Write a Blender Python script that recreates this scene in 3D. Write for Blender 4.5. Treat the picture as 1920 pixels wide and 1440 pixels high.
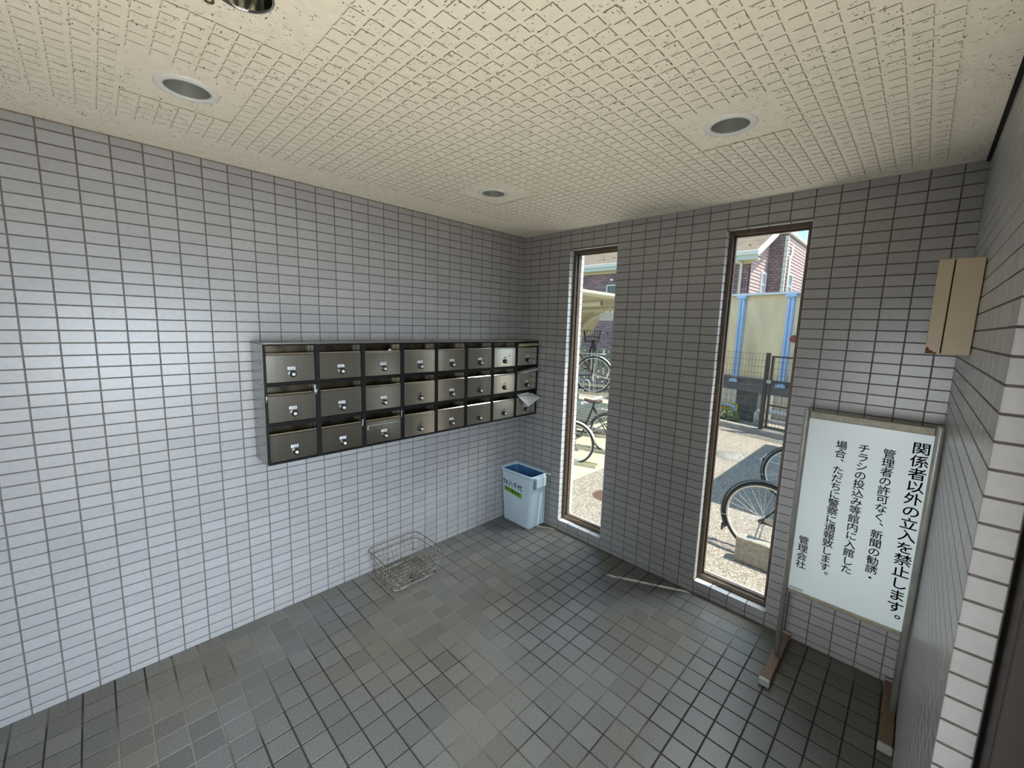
import bpy, bmesh, math, random
from mathutils import Vector, Matrix
random.seed(7)
SC = bpy.context.scene
for o in list(bpy.data.objects): bpy.data.objects.remove(o, do_unlink=True)
COL = SC.collection
PI = math.pi
# ------------------------------------------------------------------ camera
CAM = Vector((2.435, -2.565, 1.658))
YAW, PIT, ROL = -0.776113, -0.135963, 0.0304735
FPX, CXO, CYO = 773.58, 2.61, -6.03
fw = Vector((math.sin(YAW)*math.cos(PIT), math.cos(YAW)*math.cos(PIT), math.sin(PIT)))
r0 = Vector((math.cos(YAW), -math.sin(YAW), 0)); u0 = r0.cross(fw)
rt = math.cos(ROL)*r0 + math.sin(ROL)*u0; up = -math.sin(ROL)*r0 + math.cos(ROL)*u0
cd = bpy.data.cameras.new('camera'); cam = bpy.data.objects.new('camera', cd); COL.objects.link(cam)
cam.matrix_world = Matrix(((rt.x, up.x, -fw.x, CAM.x), (rt.y, up.y, -fw.y, CAM.y), (rt.z, up.z, -fw.z, CAM.z), (0, 0, 0, 1)))
cd.sensor_fit = 'HORIZONTAL'; cd.sensor_width = 36.0; cd.lens = FPX/1920*36.0
cd.shift_x = -CXO/1920; cd.shift_y = CYO/1920
cd.clip_start = 0.02; cd.clip_end = 300
SC.camera = cam
# ------------------------------------------------------------------ world, sun, added daylight lamps, exposure
SC.view_settings.view_transform = 'Standard'; SC.view_settings.look = 'None'
SC.view_settings.gamma = 1.0; SC.view_settings.use_curve_mapping = False
SC.view_settings.exposure = 0.0
w = bpy.data.worlds.new('sky'); SC.world = w; w.use_nodes = True
nt = w.node_tree; nt.nodes.clear()
tc = nt.nodes.new('ShaderNodeTexCoord'); sep = nt.nodes.new('ShaderNodeSeparateXYZ')
nt.links.new(tc.outputs['Generated'], sep.inputs[0])
cr = nt.nodes.new('ShaderNodeValToRGB'); nt.links.new(sep.outputs['Z'], cr.inputs[0])
cr.color_ramp.elements[0].position = 0.0; cr.color_ramp.elements[0].color = (0.50, 0.70, 0.88, 1)
cr.color_ramp.elements[1].position = 0.7; cr.color_ramp.elements[1].color = (0.26, 0.52, 0.90, 1)
ns = nt.nodes.new('ShaderNodeTexNoise'); ns.inputs['Scale'].default_value = 4.0; ns.inputs['Detail'].default_value = 6
mp = nt.nodes.new('ShaderNodeMapping'); mp.inputs['Scale'].default_value = (1, 1, 2.5)
nt.links.new(tc.outputs['Generated'], mp.inputs[0]); nt.links.new(mp.outputs[0], ns.inputs['Vector'])
cl = nt.nodes.new('ShaderNodeValToRGB'); cl.color_ramp.elements[0].position = 0.48; cl.color_ramp.elements[1].position = 0.66
nt.links.new(ns.outputs['Fac'], cl.inputs[0])
mx = nt.nodes.new('ShaderNodeMixRGB'); mx.inputs['Color2'].default_value = (0.74, 0.80, 0.86, 1)
nt.links.new(cl.outputs['Color'], mx.inputs['Fac']); nt.links.new(cr.outputs['Color'], mx.inputs['Color1'])
bg = nt.nodes.new('ShaderNodeBackground'); bg.inputs['Strength'].default_value = 1.75
wo = nt.nodes.new('ShaderNodeOutputWorld')
nt.links.new(mx.outputs['Color'], bg.inputs['Color']); nt.links.new(bg.outputs[0], wo.inputs[0])

def add_light(name, kind, loc, direction, energy, color, **kw):
    ld = bpy.data.lights.new(name, kind); ld.energy = energy; ld.color = color
    for k, v in kw.items(): setattr(ld, k, v)
    o = bpy.data.objects.new(name, ld); COL.objects.link(o); o.location = loc
    o.rotation_euler = Vector(direction).to_track_quat('-Z', 'Y').to_euler()
    return o
TO_SUN = Vector((0.894, 0.447, 2.36)).normalized()
add_light('sun', 'SUN', (8, 4, 20), -TO_SUN, 8.0, (1.0, 0.93, 0.82), angle=math.radians(0.6))
# unseen area lamps added to brighten the left wall, the ceiling and the notice board
add_light('entrance_fill', 'AREA', (2.58, -2.25, 1.30), (-1.0, 0.03, -0.50), 28, (0.78, 0.89, 1.0), shape='RECTANGLE', size=1.2, size_y=0.8, spread=math.radians(105))  # added lamp at the entrance opening, standing in for sky light
add_light('lobby_floor_fill', 'AREA', (2.0, -2.55, 0.03), (-0.26, 0.06, 1.0), 26, (1.0, 0.93, 0.78), shape='RECTANGLE', size=0.95, size_y=1.4, spread=math.radians(114))  # added lamp at floor level, facing up to brighten the ceiling
add_light('notice_board_fill', 'AREA', (2.30, -3.85, 1.0), (0.02, 1.0, -0.06), 1.7, (0.90, 0.95, 1.0), shape='RECTANGLE', size=0.45, size_y=1.2, spread=math.radians(26))  # added narrow lamp near the rear wall, aimed at the board; no door there
# unseen lamps added outside the two tall windows to boost daylight in the hall
for i_, x_ in enumerate((1.05, 2.1)):
    add_light('window_fill_high', 'AREA', (x_, 1.0, 3.1), (-0.28, -0.75, -1.0), 25, (0.92, 0.96, 1.0), shape='RECTANGLE', size=1.0, size_y=0.9, spread=math.radians(70))  # added lamp above the sightline, standing in for extra sky light
    add_light('window_fill_low', 'AREA', ((0.62, 1.72)[i_], 0.36, -0.26), (-0.05, -0.42, 1.0), 9, (1.0, 0.95, 0.84), shape='RECTANGLE', size=0.8, size_y=0.25, spread=math.radians(120))  # added low lamp outside, lifts the far ceiling through the window

# ------------------------------------------------------------------ helpers
def tag(o, label=None, cat=None, group=None, kind=None):
    if label: o['label'] = label
    if cat: o['category'] = cat
    if group: o['group'] = group
    if kind: o['kind'] = kind
    return o
def thing(name, label, cat, loc=(0, 0, 0), rz=0, group=None):
    o = bpy.data.objects.new(name, None); COL.objects.link(o); o.empty_display_size = 0.05
    o.location = loc; o.rotation_euler = (0, 0, rz)
    return tag(o, label, cat, group)
class MB:
    def __init__(s): s.v = []; s.f = []; s.sm = []
    def add(s, vs, fs, smooth=False):
        b = len(s.v); s.v += [tuple(v) for v in vs]; s.f += [tuple(i+b for i in f) for f in fs]; s.sm += [smooth]*len(fs); return s
    def box(s, x0, x1, y0, y1, z0, z1, M=None):
        vs = [Vector((x, y, z)) for z in (z0, z1) for y in (y0, y1) for x in (x0, x1)]
        if M: vs = [M @ v for v in vs]
        return s.add(vs, [(0, 2, 3, 1), (4, 5, 7, 6), (0, 1, 5, 4), (2, 6, 7, 3), (0, 4, 6, 2), (1, 3, 7, 5)])
    def rbox(s, x0, x1, y0, y1, z0, z1, b=0.003, seg=2, M=None):
        bm = bmesh.new(); bmesh.ops.create_cube(bm, size=1)
        for v in bm.verts: v.co = Vector(((x0+x1)/2+v.co.x*(x1-x0), (y0+y1)/2+v.co.y*(y1-y0), (z0+z1)/2+v.co.z*(z1-z0)))
        b = min(b, 0.45*min(x1-x0, y1-y0, z1-z0))
        bmesh.ops.bevel(bm, geom=bm.edges[:], offset=b, segments=seg, affect='EDGES', profile=0.5)
        bm.verts.index_update()
        s.add([(M @ v.co if M else v.co.copy()) for v in bm.verts], [[v.index for v in f.verts] for f in bm.faces]); bm.free(); return s
    def tube(s, pts, r, n=8, closed=False, caps=True):
        pts = [Vector(p) for p in pts]; rs = r if isinstance(r, (list, tuple)) else [r]*len(pts)
        N = len(pts); vs = []; prev = None
        for i, p in enumerate(pts):
            if closed: d = (pts[(i+1) % N]-pts[i-1])
            else: d = pts[min(i+1, N-1)]-pts[max(i-1, 0)]
            d = d.normalized() if d.length > 1e-9 else Vector((0, 0, 1))
            if prev is None:
                a = Vector((0, 0, 1)) if abs(d.z) < .9 else Vector((1, 0, 0))
                x = d.cross(a).normalized()
            else: x = (prev-d*prev.dot(d)).normalized()
            prev = x; y = d.cross(x)
            vs += [p+rs[i]*(math.cos(2*PI*k/n)*x+math.sin(2*PI*k/n)*y) for k in range(n)]
        fs = []
        for i in range(N if closed else N-1):
            j = (i+1) % N
            fs += [(i*n+k, i*n+(k+1) % n, j*n+(k+1) % n, j*n+k) for k in range(n)]
        if caps and not closed: fs += [tuple(range(n-1, -1, -1)), tuple((N-1)*n+k for k in range(n))]
        return s.add(vs, fs, True)
    def lathe(s, prof, n=32, M=None, cap=False):
        vs = [Vector((r*math.cos(2*PI*k/n), r*math.sin(2*PI*k/n), z)) for r, z in prof for k in range(n)]
        if M: vs = [M @ v for v in vs]
        fs = [(i*n+k, i*n+(k+1) % n, (i+1)*n+(k+1) % n, (i+1)*n+k) for i in range(len(prof)-1) for k in range(n)]
        if cap: fs += [tuple(range(n-1, -1, -1)), tuple((len(prof)-1)*n+k for k in range(n))]
        return s.add(vs, fs, True)
    def prism(s, poly, ax, a, b):
        """poly: 2-D points extruded along axis ax from a to b"""
        def P(p, t):
            q = list(p); q.insert(ax, t); return Vector(q)
        n = len(poly)
        return s.add([P(p, a) for p in poly]+[P(p, b) for p in poly], [tuple(range(n-1, -1, -1)), tuple(range(n, 2*n))]+[(i, (i+1) % n, n+(i+1) % n, n+i) for i in range(n)])
    def mesh(s, name, m=None):
        me = bpy.data.meshes.new(name); me.from_pydata(s.v, [], s.f)
        me.polygons.foreach_set('use_smooth', s.sm); 
        bm = bmesh.new(); bm.from_mesh(me); bmesh.ops.recalc_face_normals(bm, faces=bm.faces); bm.to_mesh(me); bm.free()
        if m: me.materials.append(m)
        me.update(); return me
    def build(s, name, m, parent=None, **kw):
        o = bpy.data.objects.new(name, s.mesh(name, m)); COL.objects.link(o)
        if parent: o.parent = parent
        return tag(o, **kw)
def inst(name, me, parent=None, loc=(0, 0, 0)):
    o = bpy.data.objects.new(name, me); COL.objects.link(o)
    if parent: o.parent = parent
    o.location = loc; return o
# ------------------------------------------------------------------ materials
def mat(name, col, rough=0.5, metal=0.0, var=0.0, noise=None, bump=None, spec=0.5, col2=None, isl=0.0, aniso=0.0, ramp=(0.35, 0.65), stretch=(1, 1, 1)):
    m = bpy.data.materials.new(name); m.use_nodes = True; t = m.node_tree; b = t.nodes['Principled BSDF']
    b.inputs['Roughness'].default_value = rough; b.inputs['Metallic'].default_value = metal
    b.inputs['Specular IOR Level'].default_value = spec
    b.inputs['Anisotropic'].default_value = aniso
    c = (*col, 1); b.inputs['Base Color'].default_value = c
    geo = t.nodes.new('ShaderNodeNewGeometry'); mpn = t.nodes.new('ShaderNodeMapping'); mpn.inputs['Scale'].default_value = stretch
    t.links.new(geo.outputs['Position'], mpn.inputs[0]); cur = None
    if noise or col2:
        n = t.nodes.new('ShaderNodeTexNoise'); n.inputs['Scale'].default_value = noise or 20; n.inputs['Detail'].default_value = 5
        t.links.new(mpn.outputs[0], n.inputs['Vector'])
        r = t.nodes.new('ShaderNodeValToRGB'); r.color_ramp.elements[0].position = ramp[0]; r.color_ramp.elements[1].position = ramp[1]
        r.color_ramp.elements[0].color = c
        r.color_ramp.elements[1].color = (*col2, 1) if col2 else tuple(min(1, x*(1+var)) for x in col)+(1,)
        t.links.new(n.outputs['Fac'], r.inputs[0]); cur = r.outputs['Color']
    if isl:
        oi = t.nodes.new('ShaderNodeObjectInfo'); ad = t.nodes.new('ShaderNodeMath'); ad.operation = 'ADD'
        t.links.new(oi.outputs['Random'], ad.inputs[0]); t.links.new(geo.outputs['Random Per Island'], ad.inputs[1])
        fr = t.nodes.new('ShaderNodeMath'); fr.operation = 'FRACT'; t.links.new(ad.outputs[0], fr.inputs[0])
        mr = t.nodes.new('ShaderNodeMapRange'); mr.inputs['To Min'].default_value = 1-isl; mr.inputs['To Max'].default_value = 1+isl
        t.links.new(fr.outputs[0], mr.inputs['Value'])
        hs = t.nodes.new('ShaderNodeHueSaturation'); hs.inputs['Color'].default_value = c
        if cur: t.links.new(cur, hs.inputs['Color'])
        t.links.new(mr.outputs[0], hs.inputs['Value']); cur = hs.outputs['Color']
    if cur: t.links.new(cur, b.inputs['Base Color'])
    if bump:
        n = t.nodes.new('ShaderNodeTexNoise'); n.inputs['Scale'].default_value = bump[0]; n.inputs['Detail'].default_value = 3
        t.links.new(mpn.outputs[0], n.inputs['Vector'])
        bp = t.nodes.new('ShaderNodeBump'); bp.inputs['Strength'].default_value = bump[1]; bp.inputs['Distance'].default_value = bump[2]
        t.links.new(n.outputs['Fac'], bp.inputs['Height']); t.links.new(bp.outputs[0], b.inputs['Normal'])
    return m
M = {}
M['tile'] = mat('wall_tile_glaze', (0.392, 0.388, 0.392), 0.30, noise=55, var=0.08, isl=0.055, bump=(420, 0.25, 0.0004))
M['backwall'] = mat('dark_rear_wall', (0.16, 0.16, 0.165), 0.6)  # unseen wall, colour set dark to cut bounce onto the window wall
M['grout'] = mat('wall_grout', (0.135, 0.118, 0.105), 0.9, noise=30, col2=(0.20, 0.18, 0.16))
M['ftile'] = mat('floor_tile', (0.105, 0.104, 0.100), 0.36, noise=160, col2=(0.172, 0.171, 0.165), isl=0.13, bump=(330, 0.45, 0.0008), ramp=(0.3, 0.7))
def add_stain(m, tint, lo, hi, sc):
    t = m.node_tree; b = t.nodes['Principled BSDF']; src = b.inputs['Base Color'].links[0].from_socket
    geo = [n for n in t.nodes if n.type == 'NEW_GEOMETRY'][0]
    n = t.nodes.new('ShaderNodeTexNoise'); n.inputs['Scale'].default_value = sc; n.inputs['Detail'].default_value = 3; t.links.new(geo.outputs['Position'], n.inputs['Vector'])
    r = t.nodes.new('ShaderNodeValToRGB'); r.color_ramp.elements[0].position = lo; r.color_ramp.elements[1].position = hi
    r.color_ramp.elements[0].color = (*tint, 1); r.color_ramp.elements[1].color = (1, 1, 1, 1); t.links.new(n.outputs['Fac'], r.inputs[0])
    mu = t.nodes.new('ShaderNodeMixRGB'); mu.blend_type = 'MULTIPLY'; mu.inputs['Fac'].default_value = 1
    t.links.new(src, mu.inputs['Color1']); t.links.new(r.outputs['Color'], mu.inputs['Color2']); t.links.new(mu.outputs[0], b.inputs['Base Color'])
add_stain(M['ftile'], (1.0, 0.93, 0.76), 0.38, 0.62, 1.1)
M['fgrout'] = mat('floor_grout', (0.21, 0.195, 0.16), 0.95, noise=1.3, col2=(0.03, 0.027, 0.024), ramp=(0.42, 0.55))
M['ceil'] = mat('ceiling_board', (0.84, 0.79, 0.68), 0.95, noise=40, col2=(0.90, 0.85, 0.74), bump=(260, 0.3, 0.0008))
def add_pits(m):
    t = m.node_tree; b = t.nodes['Principled BSDF']; src = b.inputs['Base Color'].links[0].from_socket
    geo = [n for n in t.nodes if n.type == 'NEW_GEOMETRY'][0]
    mask = None
    for sc, th, st, rot in ((30, 0.13, (1, 2.8, 1), 0.5), (52, 0.15, (2.2, 1, 1), -0.4)):
        mp_ = t.nodes.new('ShaderNodeMapping'); mp_.inputs['Scale'].default_value = st; mp_.inputs['Rotation'].default_value = (0, 0, rot)
        t.links.new(geo.outputs['Position'], mp_.inputs[0])
        wn = t.nodes.new('ShaderNodeTexNoise'); wn.inputs['Scale'].default_value = 35; t.links.new(geo.outputs['Position'], wn.inputs['Vector'])
        vm = t.nodes.new('ShaderNodeVectorMath'); vm.operation = 'MULTIPLY_ADD'; vm.inputs[1].default_value = (0.04, 0.04, 0)
        t.links.new(wn.outputs['Color'], vm.inputs[0]); t.links.new(mp_.outputs[0], vm.inputs[2])
        vo = t.nodes.new('ShaderNodeTexVoronoi'); vo.inputs['Scale'].default_value = sc; t.links.new(vm.outputs[0], vo.inputs['Vector'])
        lt = t.nodes.new('ShaderNodeMath'); lt.operation = 'LESS_THAN'; lt.inputs[1].default_value = th; t.links.new(vo.outputs['Distance'], lt.inputs[0])
        n2 = t.nodes.new('ShaderNodeTexNoise'); n2.inputs['Scale'].default_value = 7; t.links.new(geo.outputs['Position'], n2.inputs['Vector'])
        gt = t.nodes.new('ShaderNodeMath'); gt.operation = 'GREATER_THAN'; gt.inputs[1].default_value = 0.44; t.links.new(n2.outputs['Fac'], gt.inputs[0])
        mu = t.nodes.new('ShaderNodeMath'); mu.operation = 'MULTIPLY'; t.links.new(lt.outputs[0], mu.inputs[0]); t.links.new(gt.outputs[0], mu.inputs[1])
        if mask is None: mask = mu.outputs[0]
        else:
            a = t.nodes.new('ShaderNodeMath'); a.operation = 'MAXIMUM'; t.links.new(mask, a.inputs[0]); t.links.new(mu.outputs[0], a.inputs[1]); mask = a.outputs[0]
    mixn = t.nodes.new('ShaderNodeMixRGB'); mixn.inputs['Color2'].default_value = (0.17, 0.15, 0.12, 1)
    t.links.new(mask, mixn.inputs['Fac']); t.links.new(src, mixn.inputs['Color1']); t.links.new(mixn.outputs[0], b.inputs['Base Color'])
add_pits(M['ceil'])
M['ceilpad'] = mat('ceiling_relief', (0.66, 0.62, 0.53), 0.95, noise=40, col2=(0.72, 0.685, 0.59), bump=(260, 0.3, 0.0008))
M['steel'] = mat('brushed_stainless', (0.62, 0.575, 0.49), 0.17, metal=1.0, noise=3, col2=(0.70, 0.655, 0.57), stretch=(1, 60, 1))
M['steel_dull'] = mat('stainless_housing', (0.42, 0.41, 0.39), 0.36, metal=1.0)
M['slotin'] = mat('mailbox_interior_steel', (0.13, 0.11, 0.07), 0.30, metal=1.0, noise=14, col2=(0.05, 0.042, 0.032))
M['blackbar'] = mat('black_frame', (0.006, 0.006, 0.006), 0.6, spec=0.25)
M['blackplastic'] = mat('black_plastic', (0.01, 0.01, 0.01), 0.3)
M['white'] = mat('white_enamel', (0.80, 0.81, 0.80), 0.35)
M['labelwhite'] = mat('label_white', (0.72, 0.78, 0.82), 0.5)
M['ink'] = mat('ink', (0.012, 0.014, 0.022), 0.5)
M['inkgrey'] = mat('faded_ink', (0.10, 0.13, 0.16), 0.5)
M['bronze'] = mat('bronze_aluminium', (0.115, 0.085, 0.062), 0.38, metal=0.45, noise=30, col2=(0.15, 0.115, 0.085))
M['door_dark'] = mat('dark_brown_frame', (0.020, 0.014, 0.010), 0.5)
M['beige'] = mat('beige_paint', (0.47, 0.39, 0.275), 0.45, noise=8, col2=(0.51, 0.43, 0.31))
M['rust'] = mat('rust', (0.12, 0.035, 0.008), 0.9, noise=60, col2=(0.22, 0.08, 0.02))
M['gap'] = mat('dark_gap', (0.008, 0.007, 0.006), 0.9)
M['board'] = mat('sign_board', (0.84, 0.93, 0.93), 0.25)
M['alu'] = mat('aged_aluminium', (0.30, 0.30, 0.27), 0.42, metal=0.35, noise=12, col2=(0.38, 0.37, 0.32))
M['alubrown'] = mat('aluminium_rail', (0.24, 0.215, 0.16), 0.5, metal=0.3, noise=25, col2=(0.32, 0.29, 0.22))
M['foot'] = mat('brown_foot', (0.16, 0.10, 0.065), 0.7, noise=90, col2=(0.22, 0.15, 0.10))
M['cap'] = mat('grey_rubber_cap', (0.42, 0.43, 0.40), 0.5)
M['tape'] = mat('grey_tape', (0.42, 0.43, 0.43), 0.6)
M['binblue'] = mat('bin_pale_blue', (0.58, 0.72, 0.80), 0.38, noise=9, col2=(0.62, 0.75, 0.82))
M['binin'] = mat('bin_inside_blue', (0.05, 0.17, 0.36), 0.5)
M['green'] = mat('green_label', (0.16, 0.38, 0.03), 0.5)
M['wire'] = mat('weathered_wire', (0.20, 0.185, 0.165), 0.5, metal=0.5, noise=45, col2=(0.10, 0.055, 0.03))
M['wirebright'] = mat('bright_wire', (0.58, 0.56, 0.50), 0.35, metal=0.3, noise=30, col2=(0.13, 0.09, 0.06))
M['chrome'] = mat('chrome_reflector', (0.62, 0.61, 0.56), 0.12, metal=1.0)
M['silverdull'] = mat('lamp_reflector', (0.36, 0.385, 0.36), 0.45, metal=0.3)
M['paper'] = mat('paper', (0.74, 0.76, 0.76), 0.8)
M['papertan'] = mat('kraft_paper', (0.42, 0.37, 0.24), 0.8)
M['papergrey'] = mat('newsprint', (0.33, 0.32, 0.30), 0.8)
M['cleartape'] = mat('clear_tape', (0.45, 0.46, 0.44), 0.15)
# outdoors
M['asphalt'] = mat('asphalt', (0.165, 0.142, 0.118), 0.9, noise=85, col2=(0.44, 0.385, 0.315), ramp=(0.42, 0.6), bump=(90, 0.5, 0.004))
M['concrete'] = mat('concrete_block', (0.30, 0.28, 0.235), 0.9, noise=28, col2=(0.43, 0.405, 0.34), bump=(60, 0.7, 0.006))
M['kerb'] = mat('kerb_concrete', (0.25, 0.24, 0.21), 0.9, noise=12, col2=(0.36, 0.34, 0.30))
M['paving'] = mat('parking_concrete', (0.45, 0.40, 0.28), 0.9, noise=9, col2=(0.52, 0.47, 0.35))
M['creamwall'] = mat('cream_stained_wall', (0.86, 0.70, 0.43), 0.85, noise=2.6, col2=(0.60, 0.49, 0.32), stretch=(1, 1, 0.35), ramp=(0.40, 0.72))
M['blue'] = mat('blue_steel_post', (0.34, 0.49, 0.72), 0.5, noise=9, col2=(0.42, 0.56, 0.76))
M['bluedeep'] = mat('blue_groove', (0.09, 0.22, 0.50), 0.5)
M['darkbeam'] = mat('grey_steel_beam', (0.11, 0.11, 0.12), 0.6, noise=8, col2=(0.17, 0.17, 0.17))
M['pillar'] = mat('dark_concrete_pillar', (0.12, 0.115, 0.105), 0.9, noise=6, col2=(0.18, 0.17, 0.15))
M['creampillar'] = mat('pale_concrete_pillar', (0.44, 0.42, 0.34), 0.9)
M['pipewhite'] = mat('guard_pipe_white', (0.62, 0.64, 0.62), 0.4)
M['pipeblue'] = mat('guard_pipe_blue', (0.36, 0.46, 0.52), 0.5)
M['yellow'] = mat('yellow_sign', (0.70, 0.50, 0.05), 0.5)
M['fencedark'] = mat('dark_fence_steel', (0.045, 0.040, 0.035), 0.5)
M['fencewire'] = mat('fence_wire', (0.10, 0.095, 0.085), 0.5)
M['leaf'] = mat('leaves', (0.14, 0.24, 0.05), 0.6, noise=8, col2=(0.30, 0.36, 0.12))
M['rooftile'] = mat('roof_slates', (0.43, 0.33, 0.25), 0.8, noise=2, col2=(0.49, 0.385, 0.29), isl=0.06)
M['siding'] = mat('pink_siding', (0.56, 0.41, 0.38), 0.7, isl=0.02)
M['sidingline'] = mat('siding_shadow_gap', (0.16, 0.08, 0.075), 0.8)
M['brick'] = mat('mauve_brick', (0.245, 0.175, 0.175), 0.85, isl=0.22)
M['brickjoint'] = mat('brick_joint', (0.10, 0.07, 0.075), 0.9)
M['trimwhite'] = mat('cream_trim', (0.66, 0.65, 0.56), 0.6)
M['trimgreen'] = mat('pale_green_fascia', (0.50, 0.58, 0.50), 0.6)
M['trimyel'] = mat('soffit_cream', (0.58, 0.53, 0.30), 0.6)
M['darkglass'] = mat('house_window_glass', (0.10, 0.13, 0.12), 0.1)
M['creamsteel'] = mat('cream_painted_steel', (0.60, 0.55, 0.38), 0.45)
M['creamdark'] = mat('cream_roof_panel', (0.52, 0.45, 0.27), 0.55)
M['extwhite'] = mat('exterior_tile', (0.62, 0.63, 0.64), 0.35, isl=0.04)
M['rubber'] = mat('tyre_rubber', (0.025, 0.026, 0.028), 0.55)
M['rim'] = mat('wheel_rim', (0.80, 0.77, 0.68), 0.35, metal=0.1)
M['bikeblack'] = mat('bike_black', (0.02, 0.022, 0.024), 0.3)
M['bikemaroon'] = mat('bike_maroon', (0.16, 0.03, 0.04), 0.3)
M['bikepink'] = mat('bike_pale', (0.62, 0.42, 0.42), 0.35)
M['bikesilver'] = mat('bike_silver', (0.42, 0.42, 0.42), 0.3, metal=0.5)
M['saddle'] = mat('saddle_grey', (0.22, 0.27, 0.30), 0.5)
M['red'] = mat('red_reflector', (0.55, 0.03, 0.02), 0.25)
M['rustypart'] = mat('rusty_chainstay', (0.10, 0.065, 0.055), 0.6)
M['sticker'] = mat('faded_red_sticker', (0.52, 0.25, 0.18), 0.6)
M['drain'] = mat('iron_grating', (0.20, 0.12, 0.085), 0.6)
def glass_mat():
    m = bpy.data.materials.new('window_glass'); m.use_nodes = True; t = m.node_tree; t.nodes.clear()
    o = t.nodes.new('ShaderNodeOutputMaterial'); mixs = t.nodes.new('ShaderNodeMixShader'); tr = t.nodes.new('ShaderNodeBsdfTransparent')
    gl = t.nodes.new('ShaderNodeBsdfGlossy'); gl.inputs['Roughness'].default_value = 0.02; fr = t.nodes.new('ShaderNodeFresnel'); fr.inputs['IOR'].default_value = 1.45
    tr.inputs['Color'].default_value = (0.95, 0.97, 0.96, 1)
    ge = t.nodes.new('ShaderNodeNewGeometry'); inv = t.nodes.new('ShaderNodeMath'); inv.operation = 'SUBTRACT'; inv.inputs[0].default_value = 1
    t.links.new(ge.outputs['Backfacing'], inv.inputs[1]); mu = t.nodes.new('ShaderNodeMath'); mu.operation = 'MULTIPLY'
    t.links.new(fr.outputs[0], mu.inputs[0]); t.links.new(inv.outputs[0], mu.inputs[1])
    t.links.new(mu.outputs[0], mixs.inputs[0]); t.links.new(tr.outputs[0], mixs.inputs[1]); t.links.new(gl.outputs[0], mixs.inputs[2]); t.links.new(mixs.outputs[0], o.inputs[0])
    return m
M['glass'] = glass_mat()
# ------------------------------------------------------------------ room constants
H = 2.366; W = 2.543; YB = -3.9
ROW0 = H-0.0362                       # first full horizontal joint below the ceiling
LOFF, WOFF = 0.0612, 0.0767
G = 0.0025                            # half joint
WIN = [(WOFF+0.4, WOFF+0.8), (WOFF+1.5, WOFF+1.9)]
WZ0, WZ1 = 0.082, 2.222
ZG = -0.30                            # outside ground
def px_area(P):
    a = []
    for q in P:
        d = q-CAM; z = d.dot(fw)
        if z < 0.05: return 0
        a.append((962.6+FPX*d.dot(rt)/z, 714-FPX*d.dot(up)/z))
    cx = sum(p[0] for p in a)/len(a); cy = sum(p[1] for p in a)/len(a)
    if not (-10 < cx < 1930 and -10 < cy < 1450): return 0
    s = 0
    for i in range(len(a)):
        x0, y0 = a[i]; x1, y1 = a[(i+1) % len(a)]; s += x0*y1-x1*y0
    return abs(s)/2
def tile_piece(mb, O, U, V, N, a, b, c, d, th, e):
    P = lambda x, y, h: O+U*x+V*y+N*h
    vs = [P(a, c, -th), P(b, c, -th), P(b, d, -th), P(a, d, -th), P(a, c, -e), P(b, c, -e), P(b, d, -e), P(a, d, -e),
          P(a+e, c+e, 0), P(b-e, c+e, 0), P(b-e, d-e, 0), P(a+e, d-e, 0)]
    fs = [(8, 9, 10, 11)]
    for i in range(4):
        j = (i+1) % 4; fs += [(i, j, 4+j, 4+i), (4+i, 4+j, 8+j, 8+i)]
    mb.add(vs, fs)
def tile_field(parent, O, U, V, N, rects, th, e, m, limit=300, name='tile', hide=None, rest='tile_field'):
    O, U, V, N = Vector(O), Vector(U), Vector(V), Vector(N)
    sc = []
    for r in rects:
        a, b, c, d = r; ar = px_area([O+U*a+V*c, O+U*b+V*c, O+U*b+V*d, O+U*a+V*d])
        if hide and hide(r): ar = 0
        sc.append((ar, r))
    sc.sort(key=lambda q: -q[0]); big = [r for ar, r in sc[:limit] if ar > 60]; small = [r for ar, r in sc if r not in set(big)]
    cache = {}
    for (a, b, c, d) in big:
        k = (round(b-a, 4), round(d-c, 4))
        if k not in cache:
            mb = MB(); tile_piece(mb, Vector(), U, V, N, 0, b-a, 0, d-c, th, e); cache[k] = mb.mesh(name, m)
        inst(name, cache[k], parent, O+U*a+V*c)
    if small:
        mb = MB()
        for (a, b, c, d) in small: tile_piece(mb, O, U, V, N, a, b, c, d, th, e)
        mb.build(rest, m, parent, kind='stuff')
def cuts(lo, hi, first, step):
    """joint positions between lo and hi"""
    k = math.floor((lo-first)/step); xs = [lo]
    x = first+k*step
    while x < hi:
        if x > lo+0.006 and x < hi-0.006: xs.append(x)
        x += step
    xs.append(hi); return xs
def grid_rects(us, vs, holes=()):
    out = []
    for i in range(len(us)-1):
        for j in range(len(vs)-1):
            a = us[i]+(G if i else 0); b = us[i+1]-(G if i < len(us)-2 else 0); c = vs[j]+(G if j else 0); d = vs[j+1]-(G if j < len(vs)-2 else 0)
            parts = [(a, b, c, d)]
            for (h0, h1, k0, k1) in holes:
                new = []
                for (a_, b_, c_, d_) in parts:
                    if b_ <= h0+1e-4 or a_ >= h1-1e-4 or d_ <= k0+1e-4 or c_ >= k1-1e-4: new.append((a_, b_, c_, d_)); continue
                    if c_ < k0-0.004: new.append((a_, b_, c_, k0))
                    if d_ > k1+0.004: new.append((a_, b_, k1, d_))
                parts = new
            out += parts
    return out
ZR = sorted([z for z in [ROW0-0.05*k for k in range(60)] if z > 0.006]); ZC = [0.0]+ZR+[H]
ZC = [z for i, z in enumerate(ZC) if i == 0 or z-ZC[i-1] > 0.006]
TH = 0.003
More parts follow.
